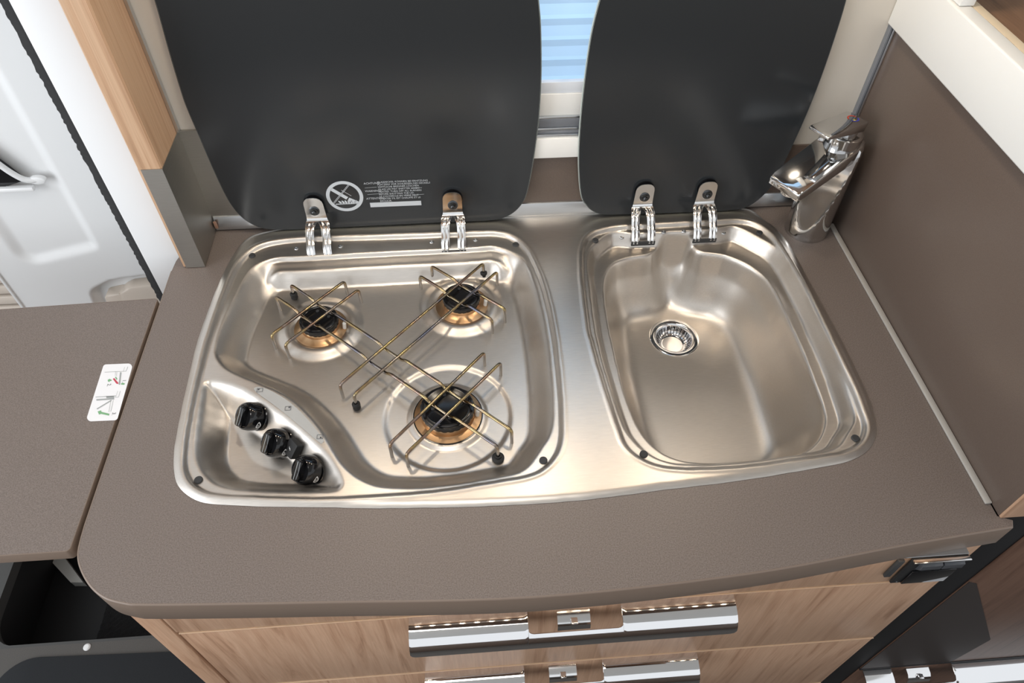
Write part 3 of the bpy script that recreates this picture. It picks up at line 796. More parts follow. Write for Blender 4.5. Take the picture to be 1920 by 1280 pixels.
# control knobs on the sloping side of the well
AX = Vector((-.58, -.43, .69)).normalized()
for px, py in [(-.2690, .5165), (-.2345, .4800), (-.1935, .4400)]:
    z, n = height(px, py)
    at = Vector((px, py, z))
    ref = Vector((.74, -.67, 0))
    k = lathe('control_knob', [(.0178, -.006), (.0178, .0006), (.0170, .0016), (.0150, .0020), (.0150, .0036), (.0172, .0050), (.0174, .0140), (.0162, .0195), (.0142, .0218), (.0134, .0214), (.0128, .0198), (0, .0198)], BLACK_GLOSS, unit, at, AX, 56, ref=ref)
    y_ = AX.cross(ref).normalized()
    x_ = y_.cross(AX).normalized()
    up = Vector((0.0, 0.35, 0.94))
    up = (up - AX * up.dot(AX)).normalized()
    sd = AX.cross(up).normalized()
    fr = lambda u, v, t, at=at, up=up, sd=sd: tuple(at + sd * u + up * v + AX * t)
    prism('grip', round_poly([(-.0046, -.0122), (.0046, -.0122), (.0056, 0), (.0046, .0122), (-.0046, .0122), (-.0056, 0)], .003), .0195, .0275, BLACK_GLOSS, k, fr, bev=.0012)
    prism('pointer_line', bar(0, -.0108, 0, .0108, .0007), .0274, .0277, LINE, k, fr)
    # bulge on the left flank of the knob
    lathe('scallop', [(.0090, .0040), (.0098, .0120), (.0080, .0185), (.0040, .0205), (0, .0208)], BLACK_GLOSS, k, at - sd * .0095 * (1 if sd.x > 0 else -1), AX, 28)
    # white flame mark on the right flank
    sgn = 1 if sd.x > 0 else -1
    def flank(u, v, t, at=at, up=up, sd=sd, sgn=sgn):
        ang = u / .0172
        rad = sd * sgn * math.cos(ang - .25) + up * math.sin(ang - .25)
        return tuple(at + rad * (.0174 + t) + AX * (.0095 + v))
    a, b_ = drop(-.0010, 0, .2, .0046, .0030), drop(-.0010, 0, .2, .0032, .0017)
    flat('flame_mark', [(a, b_), drop(-.0018, 0, .2, .0012, .0007)], MARK, k, flank, .0003)

# black igniter button between the two lower knobs
pz_, n = height(-.2145, .4700)
at = Vector((-.2180, .4660, pz_))
up = Vector((.62, .55, 0.56))
up = (up - AX * up.dot(AX)).normalized()
sd = AX.cross(up).normalized()
fr = lambda u, v, t: tuple(at + sd * u + up * v + AX * t)
ib = prism('ignition_button', round_poly([(-.0085, -.0100), (.0085, -.0100), (.0085, .0100), (-.0085, .0100)], .0015), -.004, .0070, BLACK_MATT, unit, fr, bev=.001)
flat('spark_mark', [bar(-.0016, -.0016, .0000, .0006, .0006), bar(.0000, .0006, .0004, -.0006, .0006), bar(.0004, -.0006, .0020, .0014, .0006)], MARK, ib, fr, .0073)
# pale printed strip along the ridge with the burner icons
LENS_ = [(-.2745, .5465), (-.2630, .5475), (-.2330, .5275), (-.2050, .4985), (-.1830, .4680), (-.1825, .4615), (-.1870, .4630), (-.2150, .4905), (-.2430, .5170), (-.2640, .5350)]
STRIP = catmull(LENS_, 4)
flat('icon_strip', [[tuple(q) for q in STRIP]], mat('pale_icon_strip', (.42, .42, .41), .45), unit, lambda u, v, t: (u, v, height(u, v)[0] + .0004), .0)
# burner position icons on the ridge
for (ix, iy), q in zip([(-.2665, .5435), (-.2285, .5135), (-.1860, .4700)], (0, 1, 2)):
    z, n = height(ix, iy)
    fr = lambda u, v, t, ix=ix, iy=iy, z=z: (ix + u, iy + v, z + t + .0004)
    sq = [(-.0036, -.0030), (.0036, -.0030), (.0036, .0030), (-.0036, .0030)]
    si = [(-.0031, -.0025), (.0031, -.0025), (.0031, .0025), (-.0031, .0025)]
    dot = [(-.0016, .0010), (.0014, .0012), (.0010, -.0012)][q]
    flat('burner_icon', [(sq, si), circle(dot[0], dot[1], .0011, 12)], INK, unit, fr, .0006)

# drain with its slotted strainer
zd = ZS - .0015
dr = lathe('drain_flange', [(.0300, -.012), (.0300, .0006), (.0304, .0014), (.0345, .0024), (.0378, .0016), (.0385, .0002), (.0385, -.001)], CHROME, unit, (DRAIN[0], DRAIN[1], zd), seg=64)
verts, faces = [], []
prof = [(.0298, .0010), (.0286, .0002), (.0272, -.0030), (.0252, -.0085), (.0225, -.0130), (.0195, -.0148), (.0150, -.0152), (.0001, -.0153)]
seg = 120
for r, h in prof:
    for j in range(seg):
        a = 2 * math.pi * j / seg
        verts.append((DRAIN[0] + r * math.cos(a), DRAIN[1] + r * math.sin(a), zd + h))
for i in range(len(prof) - 1):
    for j in range(seg):
        if 2 <= i <= 4 and j % 4 == 0:
            continue
        j2 = (j + 1) % seg
        faces.append((i * seg + j, i * seg + j2, (i + 1) * seg + j2, (i + 1) * seg + j))
bm = bmesh.new()
V = [bm.verts.new(v) for v in verts]
for f in faces:
    bm.faces.new([V[i] for i in f])
bmesh.ops.recalc_face_normals(bm, faces=bm.faces[:])
bmesh.ops.solidify(bm, geom=bm.faces[:], thickness=0.0007)
from_bm('strainer', bm, CHROME, dr, auto=35)
lathe('drain_pipe', [(.0305, .0), (.0305, -.030), (.0, -.030)], LINER, dr, (DRAIN[0], DRAIN[1], zd - .001), seg=40)

# ------------------------------------------------------------------ pan support
grate = thing('pan_support_grate', 'bent wire pan support grate with heat tinted rods standing over the three burners', 'grate', (-.11, .60, ZF))
ZT = -0.0045
RR = 0.0021
def rod(p, q, over, foot0=None, foot1=None):
    a, b = np.array(p), np.array(q)
    u = (b - a) / np.linalg.norm(b - a)
    pts = [(*a, ZF + .0003), (*(a + u * .0004), ZT)]
    L = np.linalg.norm(b - a)
    if not over:                     # dips under the rods that cross it
        for c in CROSS:
            # crossing parameter
            r, s = np.array(c[0]), np.array(c[1])
            M_ = np.array([[b[0] - a[0], r[0] - s[0]], [b[1] - a[1], r[1] - s[1]]])
            t, w = np.linalg.solve(M_, r - a)
            if 0.02 < t < 0.98 and 0 < w < 1:
                pts.append(((t * L), None, None))
        xs = sorted(t[0] for t in pts[2:])
        pts = pts[:2]
        groups = []
        for x in xs:
            if groups and x - groups[-1][-1] < .045:
                groups[-1].append(x)
            else:
                groups.append([x])
        for g in groups:
            pts += [(*(a + u * (g[0] - .012)), ZT), (*(a + u * (g[0] - .004)), ZT - .0052), (*(a + u * (g[-1] + .004)), ZT - .0052), (*(a + u * (g[-1] + .012)), ZT)]
    pts += [(*(b - u * .0004), ZT), (*b, ZF + .0003)]
    o = tube('rod', bend(pts, .006, 5), RR, GRATE, grate)
    for foot, e in ((foot0, a), (foot1, b)):
        if foot:
            lathe('rubber_foot', [(0, .0002), (.0042, .0004), (.0050, .0016), (.0050, .0034), (.0042, .0046), (.0042, .0054), (.0052, .0066), (.0052, .0094), (.0040, .0108), (.0024, .0110)] if foot == 1 else
                  [(0, .0002), (.0062, .0004), (.0074, .0020), (.0074, .0044), (.0060, .0056), (.0042, .0058), (.0042, .0085), (.0024, .0088)], BLACK_MATT, o, (e[0], e[1], ZF + .0002), seg=24)
NE = [((-.2675, .6365), (-.1790, .7325), 0, 0), ((-.2472, .6190), (-.1580, .7145), 0, 0), ((-.1705, .5475), (.0184, .7560), 0, 1), ((-.1520, .5305), (.0373, .7372), 1, 0), ((-.1055, .4560), (.0116, .5880), 0, 0), ((-.0860, .4415), (.0318, .5698), 0, 0)]
CROSS = [(a, b) for a, b, c, d in NE]
for a, b, c, d in NE:
    rod(a, b, True, c, d)
for a, b, c, d in [((-.2540, .7305), (.0385, .4655), 1, 0), ((-.2718, .7090), (.0205, .4440), 0, 2), ((-.0571, .7555), (.0436, .6630), 0, 0), ((-.0737, .7365), (.0250, .6440), 0, 0)]:
    rod(a, b, False, c, d)

# ------------------------------------------------------------------ walls, window, trims
YW = 0.857
WX0, WX1, WZ0, WZ1 = -0.26, 0.43, 0.139, 0.62
wall = struct(box('wall_back', (-.41, YW, -.90), (WX0, YW + .03, 1.25), CREAM, bev=0))
struct(box('wall_back', (WX1, YW, -.90), (1.3, YW + .03, 1.25), CREAM, bev=0))
struct(box('wall_back', (WX0, YW, -.90), (WX1, YW + .03, WZ0), CREAM, bev=0))
struct(box('wall_back', (WX0, YW, WZ1), (WX1, YW + .03, 1.25), CREAM, bev=0))
struct(box('trim_1', (-.33, YW - .004, .022), (.548, YW - .0002, .1075), TAUPE, bev=.0005))            # low splashback
struct(prism('trim_2', [(YW - .0002, .003), (YW - .010, .003), (YW - .010, .010), (YW - .0055, .024), (YW - .0002, .026)], -.376, .548, SILVER, None, lambda u, v, t: (t, u, v)))
win = thing('window_1', 'white framed side window with a daylight blue pleated blind behind the glass lids', 'window', (.085, YW, WZ0))
struct(win)
del win['category']
def wbar(name, z0, z1, y0, y1, m):
    return box(name, (WX0 + .001, y0, z0), (WX1 - .001, y1, z1), m, win, .0008)
wbar('window_sill', .1085, .1395, YW - .012, YW + .03, SILL)
wbar('silver_bead', .1395, .1440, YW - .009, YW + .03, SILVER)
wbar('grey_gasket', .1440, .1475, YW - .006, YW + .03, SEAL_GREY)
wbar('silver_bead', .1475, .1515, YW - .004, YW + .03, SILVER)
wbar('dark_gasket', .1515, .1640, YW - .002, YW + .03, SEAL_GREY)
wbar('silver_bead', .1640, .1672, YW - .001, YW + .03, SILVER)
wbar('bottom_rail', .1672, .1990, YW + .002, YW + .03, SILL)
box('window_jamb', (WX0, YW - .012, .1395), (WX0 + .02, YW + .03, WZ1), SILL, win)
box('window_jamb', (WX1 - .02, YW - .012, .1395), (WX1, YW + .03, WZ1), SILL, win)
box('window_head', (WX0 + .02, YW - .012, WZ1 - .02), (WX1 - .02, YW + .03, WZ1), SILL, win)
box('window_pane', (WX0 + .02, YW + .060, .15), (WX1 - .02, YW + .064, WZ1 - .01), PANE, win, 0)
z = .2150
k = 0
first = None
while z < WZ1 - .025:
    z1 = min(z + .0268, WZ1 - .021)
    bm = bmesh.new()
    q = []
    for zz, yy in ((z, YW + .012), (z + (z1 - z) * .25, YW + .0085), (z + (z1 - z) * .75, YW + .0085), (z1, YW + .012)):
        q.append([bm.verts.new((xx, yy, zz)) for xx in (WX0 + .021, WX1 - .021)])
    for A, B in zip(q, q[1:]):
        bm.faces.new((A[0], A[1], B[1], B[0]))
    from_bm('pleat', bm, BLIND, win, smooth=False, auto=0)
    z = z1
wbar('blind_rail', .1990, .2150, YW + .004, YW + .020, mat('pale_blind_rail', (.74, .77, .82), .5))

struct(box('floor', (-3.0, -3.0, -.93), (2.5, .574, -.90), FLOORM, bev=0))
struct(box('unseen_low_front', (-1.0, -1.12, -.8998), (1.6, -1.08, -.04), TAUPE, bev=.002))     # unseen low furniture front across the aisle, added to darken the handle reflections
struct(box('ceiling', (-1.0, -1.1, 1.26), (1.6, 1.0, 1.29), WHITE, bev=0))

# ------------------------------------------------------------------ worktop
front = [(.441, .292), (.264, .273), (.045, .265), (-.166, .275), (-.30, .2825)]
W0 = [(.553, .8565), (.553, .316), (.566, .3105), (.5630, .3035)]
fc = catmull([(.563, .3035)] + front + [(-.352, .2862)], 6, closed=False)
cor = catmull([(-.352, .2862), (-.376, .2935), (-.395, .3065), (-.412, .3270), (-.4205, .3460), (-.4230, .3750)], 6, closed=False)
outer = W0[:3] + [tuple(p) for p in fc] + [tuple(p) for p in cor[1:]] + [(-.4235, .50), (-.424, .65), (-.424, .765), (-.4225, .785), (-.4190, .7985), (-.409, .7995), (-.4085, .8565)]
hole = inset(OUT['O'][::2], .012)
wt = plate('worktop', outer, hole, -.0385, 0.0, WORKTOP)
ORIG[wt.name_full] = Vector((0, 0, 0))
tag(wt, 'grey brown kitchen worktop with a bowed front edge around the steel hob and sink', 'worktop')
# edge band: a shaped strip applied to the front and the left end
path = [(.5662, .3105)] + [tuple(p) for p in fc] + [tuple(p) for p in cor[1:]] + [(-.4235, .50), (-.424, .65), (-.424, .765)]
P = np.array(path)
T = np.gradient(P, axis=0)
T /= np.linalg.norm(T, axis=1)[:, None]
N = np.stack([T[:, 1], -T[:, 0]], 1)
if N[20, 1] > 0:
    N = -N
prof = [(-.0002, .00015), (.0006, 0), (.0014, -.0006), (.0018, -.0016), (.0018, -.037), (.0012, -.0385), (-.0002, -.0388)]
verts, faces = [], []
for p, n in zip(P, N):
    for o_, zz in prof:
        verts.append((p[0] + n[0] * o_, p[1] + n[1] * o_, zz))
m_ = len(prof)
for i in range(len(P) - 1):
    for k in range(m_ - 1):
        faces.append((i * m_ + k, i * m_ + k + 1, (i + 1) * m_ + k + 1, (i + 1) * m_ + k))
build('edge_band', verts, faces, EDGE, wt, auto=50)['label'] = 'smooth brown edge strip'

# ------------------------------------------------------------------ folding flap with its sticker
flap = thing('worktop_flap', 'grey brown fold up worktop extension carrying a white instruction sticker', 'worktop', (-.70, .53, -.016))
prism('flap_board', round_poly([(-.4305, .347), (-.4305, .7105), (-.650, .7035), (-1.02, .690), (-1.02, .347)], [.004, .004, 0, .02, .02]), -.0160, 0.0, WORKTOP, flap)
ep = round_poly([(-.4305, .347), (-.4305, .7105), (-.650, .7035), (-1.02, .690), (-1.02, .347)], [.004, .004, 0, .02, .02])
eo = inset(ep, -.0012)
n = len(ep)
verts, faces = [], []
for ring, zz in ((ep, .00012), (inset(ep, -.0008), 0), (eo, -.0008), (eo, -.0158), (ep, -.0162)):
    verts += [(p[0], p[1], zz) for p in ring]
for k in range(4):
    for i in range(n):
        j = (i + 1) % n
        faces.append((k * n + i, k * n + j, (k + 1) * n + j, (k + 1) * n + i))
build('edge_band', verts, faces, EDGE, flap, auto=50)['label'] = 'smooth brown edge strip'
# sticker, drawn in the sticker's own frame: u across, v along
O_, U_, V_ = Vector((-.4685, .5972)), Vector((.0365, -.0006)), Vector((.0045, -.0870))
def sf(u, v, t):
    # (u, v) come from a 1280 x 1280 drawing grid of the leaning card
    M_ = np.linalg.solve(np.array([[490., -318.], [-30., 983.]]), np.array([u - 510., v - 222.]))
    p = O_ + U_ * float(M_[0]) + V_ * float(M_[1])
    return (p.x, p.y, t)
def sflat(name, polys, m, parent, h=.00045):
    return flat(name, polys, m, parent, sf, h)
card = round_poly([(510, 222), (1000, 192), (682, 1175), (192, 1205)], 60, 6)
cp = [sf(*p, 0)[:2] for p in card]
sticker = prism('sticker', cp, .0001, .0003, CARD, flap)
sticker['label'] = 'white instruction sticker with arrows and fold diagram'
def ln(*a, w=6):
    return [bar(p[0], p[1], q[0], q[1], w) for p, q in zip(a, a[1:])]
sflat('line_drawing', ln((520, 362), (845, 342), (872, 340), (908, 258), w=7) + ln((700, 345), (690, 430), w=5) + ln((722, 345), (712, 430), w=5) + ln((828, 340), (855, 262), w=4) + [bar(785, 360, 750, 580, 26)]
      + ln((360, 800), (690, 775), w=10) + ln((690, 770), (718, 690), w=4) + ln((660, 800), (725, 795), (760, 690), w=6) + [bar(370, 848, 655, 822, 26), bar(375, 1000, 610, 850, 18), bar(560, 1045, 600, 860, 6), bar(590, 1040, 640, 850, 6), bar(530, 800, 655, 795, 34)], LINE, sticker)
sflat('green_arrow', [bar(695, 445, 715, 490, 22), [(565, 500), (595, 480), (632, 500), (625, 515), (600, 520), (590, 535), (568, 530)]], GREEN, sticker)
sflat('green_arrow', [[(775, 560), (800, 545), (840, 555), (830, 580), (780, 580)]], GREEN, sticker)
sflat('green_arrow', [[(385, 1040), (440, 1020), (445, 1045), (570, 1075), (560, 1105), (440, 1080), (405, 1090)]], GREEN, sticker)
sflat('red_wedge', [[(648, 480), (672, 465), (740, 555), (720, 570), (700, 560)]], RED, sticker)
for body, (u, v), (u2, v2) in (('1.', (850, 500), (790, 480)), ('2.', (600, 575), (545, 570)), ('3.', (655, 1060), (598, 1050))):
    a = Vector(sf(u, v, .0005))
    xd = Vector((0, -1, 0))
    mw = Matrix(((0, 1, 0, a.x - .003), (-1, 0, 0, a.y + .001), (0, 0, 1, .0005), (0, 0, 0, 1)))
    text_mesh('step_number', body, .0062, INK, sticker, mw)

# ------------------------------------------------------------------ post at the left of the hob
post = thing('partition_post', 'light wooden partition post with a brushed metal foot standing on the worktop', 'post', (-.394, .814, 0))
prism('wood_panel', [(-.4085, .8568), (-.4085, .7725), (-.4065, .7705), (-.3805, .7705), (-.3785, .7725), (-.3785, .8568)], .167, 1.2, WOOD_POST, post)
box('wood_core', (-.4085, .7715, .0008), (-.3815, .8560, .168), WOOD_POST, post, .0006)
prism('metal_foot', [(-.4040, .7692), (-.3776, .7692), (-.3776, .8530), (-.3330, .8530), (-.3330, .8566), (-.3790, .8566), (-.3790, .7702), (-.4040, .7702)], .0012, .1675, BRUSHED, post)
prism('edge_bead', [(-.3780, .8490), (-.3745, .8490), (-.3745, .8560), (-.3780, .8560)], .168, 1.2, SILVER, post)
post.children[0]['label'] = 'light elm wood panel'
box('end_bracket', (-.3760, .8440, .0080), (-.3715, .8465, .0200), mat('copper_bracket', (.35, .2, .14), .4), post, .0004)

# ------------------------------------------------------------------ right hand partition and fascia
part_ = thing('side_partition', 'taupe partition panel with a thick white top board to the right of the tap', 'partition', (.57, .58, 0))
box('panel', (.5540, .3160, .0006), (.5740, YW - .0006, .284), TAUPE, part_, .0006)
box('front_edge', (.5545, .3130, .0006), (.5980, .3162, .40), WOOD, part_, .0006)['label'] = 'wooden front edge of the panel'
box('top_board', (.5440, .3135, .2835), (.5640, YW - .0006, .3535), WHITE, part_, .0022, 3)['label'] = 'white top board'
box('cream_edge', (.5640, .3165, .3330), (.5760, YW - .0006, .3530), mat('cream_edge_strip', (.70, .58, .42), .5), part_, .001)
box('shelf_board', (.5765, .3165, .3250), (1.02, YW - .0006, .3430), WOOD_SHELF, part_, .001)
box('upright', (.5480, .7450, .3540), (.5650, YW - .0006, .56), WHITE, part_, .001)
struct(box('trim_3', (.5462, .3300, .0004), (.5536, .8000, .0036), mat('clear_sealant', (.42, .40, .37), .25), bev=.001))   # seal along the foot of the panel
struct(box('trim_4', (.5470, .8480, .026), (.5500, .8568, .2832), SEAL_GREY, bev=.0005))
struct(box('trim_5', (.5505, .8470, .026), (.5536, .8568, .2832), SILVER, bev=.0008))

# ------------------------------------------------------------------ tap
TX, TY = .508, .792
tap = thing('mixer_tap', 'chrome single lever mixer tap standing beside the sink by the taupe panel', 'tap', (TX, TY, 0))
D_ = Vector((math.cos(math.radians(-151)), math.sin(math.radians(-151)), 0))
E_ = Vector((-D_.y, D_.x, 0))
seg = 64
verts, faces = [], []
rows = [(.0312, 0), (.0316, .003), (.0310, .006)] + [(.0308, .006 + i * .004) for i in range(1, 36)] + [(.0300, .152), (.0280, .1535), (.0001, .1540)]
FD = Vector((-.62, -.785, 0)).normalized()
for r, h in rows:
    for k in range(seg):
        a = 2 * math.pi * k / seg
        p = Vector((r * math.cos(a), r * math.sin(a), 0))
        lim = .0312 - max(0, h - .012) * .17
        d = p.dot(FD)
        if d > lim:
            p -= FD * (d - lim)
        verts.append((TX + p.x, TY + p.y, h))
for i in range(len(rows) - 1):
    for k in range(seg):
        k2 = (k + 1) % seg
        faces.append((i * seg + k, i * seg + k2, (i + 1) * seg + k2, (i + 1) * seg + k))
build('tap_body', verts, faces, TAP_CHROME, tap, auto=22)
def tf(a, b, z):                      # a along the spout, b across
    return tuple(Vector((TX, TY, 0)) + D_ * a + E_ * b + Vector((0, 0, z)))
def sweep_box(name, st, m, parent, bev=.0012):
    """stations: (along, half width, z bottom, z top)"""
    bm = bmesh.new()
    R_ = []
    for a, w, z0, z1 in st:
        R_.append([bm.verts.new(tf(a, s * w, z)) for s, z in ((-1, z0), (1, z0), (1, z1), (-1, z1))])
    for A, B in zip(R_, R_[1:]):
        for k in range(4):
            bm.faces.new((A[k], A[(k + 1) % 4], B[(k + 1) % 4], B[k]))
    bm.faces.new(R_[0])
    bm.faces.new(R_[-1])
    bmesh.ops.recalc_face_normals(bm, faces=bm.faces[:])
    ed = [e for e in bm.edges if e.calc_face_angle(0) > .6]
    bmesh.ops.bevel(bm, geom=ed, offset=bev, segments=3, affect='EDGES', profile=.5)
    return from_bm(name, bm, m, parent, auto=30)
sweep_box('spout', [(-.026, .0200, .138, .1560), (-.010, .0270, .134, .1555), (.020, .0272, .1280, .1490), (.060, .0270, .1180, .1345), (.090, .0268, .1100, .1245), (.097, .0258, .1090, .1205)], TAP_CHROME, tap, .0022)
lathe('aerator', [(.0165, .004), (.0165, -.0060), (.0152, -.0080), (.0120, -.0080), (.0110, -.0050), (0, -.0050)], TAP_CHROME, tap, tf(.078, 0, .1125), (D_.x * .1, D_.y * .1, 1), 36)
lathe('cartridge_neck', [(.0238, .146), (.0238, .1675), (.0228, .1685), (.0200, .1690), (.0150, .1690), (.0150, .178), (0, .1780)], TAP_CHROME, tap, (TX, TY, 0), seg=48)
lv = sweep_box('lever', [(-.019, .0150, .1800, .1850), (-.012, .0172, .1740, .1868), (.012, .0172, .1775, .1882), (.058, .0166, .1862, .1912), (.0635, .0160, .1872, .1908)], TAP_CHROME, tap, .0012)
def arc(r0, r1, a0, a1, n=14):
    A = [(r0 * math.cos(a0 + (a1 - a0) * k / n), r0 * math.sin(a0 + (a1 - a0) * k / n)) for k in range(n + 1)]
    B = [(r1 * math.cos(a0 + (a1 - a0) * k / n), r1 * math.sin(a0 + (a1 - a0) * k / n)) for k in range(n + 1)]
    return [[A[k], A[k + 1], B[k + 1], B[k]] for k in range(n)]
lf = lambda u, v, t: tf(u - .0045, v, .1873 + (u - .0045) * .065 + t)
flat('red_mark', arc(.0058, .0078, math.radians(-170), math.radians(-15)), REDM, lv, lf)
flat('yellow_mark', arc(.0024, .0062, math.radians(40), math.radians(80), 4), YEL, lv, lf)
flat('blue_mark', arc(.0058, .0078, math.radians(20), math.radians(165)), BLUE, lv, lf)

# ------------------------------------------------------------------ kitchen cabinet
cab = thing('kitchen_cabinet', 'light wooden kitchen base cabinet with chrome handled drawers under the worktop', 'cabinet', (.09, .58, -.90))
YF = .308
box('side_panel', (-.392, .3075, -.8995), (-.3660, .8550, -.0390), WOOD, cab, .0012)
box('side_panel', (.5400, .3120, -.8995), (.5590, .8550, -.0390), WOOD, cab, .001)
box('back_panel', (-.3650, .8420, -.8995), (.5395, .8550, -.19), WOOD, cab, .001)
box('plinth', (-.3650, .3500, -.8995), (.5395, .3650, -.8410), LINER, cab, .001)
box('top_fascia', (-.3640, YF, -.1475), (.5620, .3270, -.0390), WOOD, cab, .0012)['label'] = 'narrow wooden strip under the worktop edge'
def lip_handle(dr, zt, x0, x1, n0, n1):
    """curved chrome grip plate with a notch for the latch, bulging towards the viewer"""
    pr = [(YF - .0005, zt), (YF - .008, zt + .0002), (YF - .016, zt - .0012), (YF - .024, zt - .0045), (YF - .0300, zt - .0100), (YF - .0340, zt - .0165), (YF - .0355, zt - .0235), (YF - .0355, zt - .0290)]
    cols = [x0, x0 + .002, x0 + .006] + list(np.linspace(x0 + .012, n0 - .014, 8)) + [n0 - .012, n0 - .007, n0 - .003, n0, n0 + .0003, n0 + .0015, n0 + .003, n0 + .005, n0 + .008, n0 + .012] + list(np.linspace(n0 + .02, n1 - .02, 5)) + [n1 - .012, n1 - .008, n1 - .005, n1 - .003, n1 - .0015, n1 - .0003, n1, n1 + .003, n1 + .007, n1 + .012] + list(np.linspace(n1 + .014, x1 - .012, 8)) + [x1 - .006, x1 - .002, x1]
    nd = 21
    s = np.linspace(0, 1, nd)
    L = np.r_[0, np.cumsum([math.hypot(b[0] - a[0], b[1] - a[1]) for a, b in zip(pr, pr[1:])])]
    L /= L[-1]
    py_ = catmull([(l, *p) for l, p in zip(L, pr)], 8, closed=False)
    yy = lambda q: float(np.interp(q, py_[:, 0], py_[:, 1]))
    zz = lambda q: float(np.interp(q, py_[:, 0], py_[:, 2]))
    bm = bmesh.new()
    G = []
    rc = .008
    total = .058
    for x in cols:
        # start of the plate below the notch and end of it at the rounded outer corners
        st = 0.0
        if n0 < x < n1:
            e = min(x - n0, n1 - x)
            st = .031 / total - (0 if e > rc else (rc - math.sqrt(max(0, rc * rc - (rc - e) ** 2))) / total)
        en = 1.0
        e = min(x - x0, x1 - x)
        if e < .008:
            en = 1.0 - (.008 - math.sqrt(max(0, .008 ** 2 - (.008 - e) ** 2))) / total
        G.append([bm.verts.new((x, yy(st + (en - st) * q), zz(st + (en - st) * q))) for q in s])
    for A, B in zip(G, G[1:]):
        for k in range(nd - 1):
            bm.faces.new((A[k], A[k + 1], B[k + 1], B[k]))
    bmesh.ops.recalc_face_normals(bm, faces=bm.faces[:])
    bmesh.ops.solidify(bm, geom=bm.faces[:], thickness=.0018)
    from_bm('handle', bm, CHROME, dr, auto=50)
    xm = (n0 + n1) / 2
    # push latch in the notch
    prism('latch', [(YF - .0005, zt - .012), (YF - .0100, zt - .0135), (YF - .0170, zt - .0190), (YF - .0190, zt - .0280), (YF - .0160, zt - .0290), (YF - .0120, zt - .0215), (YF - .0005, zt - .0190)], xm - .0200, xm + .0200, CHROME_SOFT, dr, lambda u, v, t: (t, u, v))
    box('latch_clip', (xm - .0040, YF - .0185, zt - .0140), (xm + .0040, YF - .0105, zt - .0105), CHROME, dr, .0006)
zt = -.1500
for i, (z0, z1) in enumerate([(-.3670, -.1500), (-.5970, -.3700), (-.8400, -.6000)]):
    dr = box('drawer', (-.3620, YF, z0), (.5620, .3250, z1), WOOD, cab, .0014)
    box('drawer_box', (-.3400, .3252, z0 + .02), (.5200, .78, z0 + .03), WOOD, dr, .0006)
    box('pale_edge', (-.3618, YF - .0008, z1 - .0014), (.5618, YF + .004, z1 + .0004), mat('pale_edge_band', (.62, .42, .27), .4), dr, .0003, 1)
    if i < 2:
        lip_handle(dr, z1 - .002, -.095, .297, .044, .160)
# twin socket panel at the right end of the fascia
sp = box('socket_panel', (.4890, .3040, -.1440), (.5560, YF - .0003, -.0770), BLACK_MATT, cab, .0012)
box('socket_top_rim', (.4885, .2995, -.0785), (.5565, .3045, -.0760), CHROME_SOFT, sp, .0008)
for xa, xb in ((.5020, .5265), (.5285, .5530)):
    prism('switch_rocker', [(.3042, -.1040), (.2985, -.0950), (.2990, -.0860), (.3042, -.0830)], xa, xb, mat('grey_rocker', (.06, .065, .075), .3), sp, lambda u, v, t: (t, u, v), bev=.0006)
box('socket_cover', (.5000, .3010, -.1410), (.5540, .3042, -.1060), BLACK_GLOSS, sp, .001)
lathe('pilot_screw', [(.0012, 0), (.0012, .0008), (0, .001)], SILVER, sp, (.4960, .3040, -.1400), (0, -1, 0), 12)
box('vent_cover', (.4720, .3035, -.1220), (.4800, YF - .0003, -.0780), GREY_RUBBER, cab, .001)

# LED strip under the front of the worktop
led = thing('led_strip', 'row of tiny warm leds hidden under the front edge of the worktop', 'light strip', (.09, .296, -.0390))
box('tape', (-.34, .2925, -.0405), (.53, .3000, -.0388), SILVER, led, .0002, 1)
l0 = None
for i in range(44):
    x = -.33 + i * .0196
    if l0 is None:
        l0 = box('led', (x - .0020, .2945, -.0416), (x + .0020, .2980, -.0405), LEDM, led, 0)
    else:
        c = l0.copy()
        COL.objects.link(c)
        c.location.x += i * .0196

# ------------------------------------------------------------------ overhead locker with three spot lamps (above the frame)
ol = thing('overhead_locker', 'wooden overhead locker above the hob and sink', 'cabinet', (.08, .73, .60))
box('locker_body', (-.40, .6000, .6050), (.56, YW - .0006, .95), WOOD, ol, .002)
for (lx, ly), where in zip(LAMPS, ('above the left burner', 'between the hob and the sink', 'above the sink bowl')):
    s_ = thing('spot_lamp', 'small round recessed spot lamp ' + where, 'lamp', (lx, ly, .6050), 'spot lamps under the overhead locker')
    lathe('lamp_ring', [(.0260, .6048), (.0330, .6048), (.0330, .6010), (.0300, .5995), (.0262, .6005)], CHROME_SOFT, s_, (lx, ly, 0), seg=40)
    lathe('lamp_lens', [(0, .6015), (.0200, .6015), (.0260, .6025), (.0260, .6046)], LENS, s_, (lx, ly, 0), seg=40)

# ------------------------------------------------------------------ tower on the right
tower = thing('tower_cabinet', 'dark tall cabinet with a glossy brown door to the right of the drawers', 'cabinet', (.83, .58, -.90))
box('carcass', (.5665, .3214, -.8995), (1.05, .8550, -.0045), LINER, tower, .001)
dd = box('door', (.6260, .3190, -.5760), (1.05, .3213, -.0045), WOOD_DARK, tower, .0015)
xz = lambda u, v, t: (u, t, v)
prism('dark_reflection', round_poly([(.6262, -.2000), (.6400, -.2080), (.7963, -.4630), (.7860, -.5750), (.6262, -.5750)], [0, .004, .012, .004, 0]), .3184, .3192, DARK_REFLECTION, dd, xz)  # dark reflection in the glossy door, painted as a thin dark shape
d2 = box('drawer', (.6260, .3190, -.8400), (1.05, .3213, -.5800), WOOD_DARK, tower, .0015)
box('handle_shadow', (.6260, .3176, -.5800), (1.05, .3200, -.5755), LINER, tower, .0004)  # black strip painting in the shadow above the drawer handle
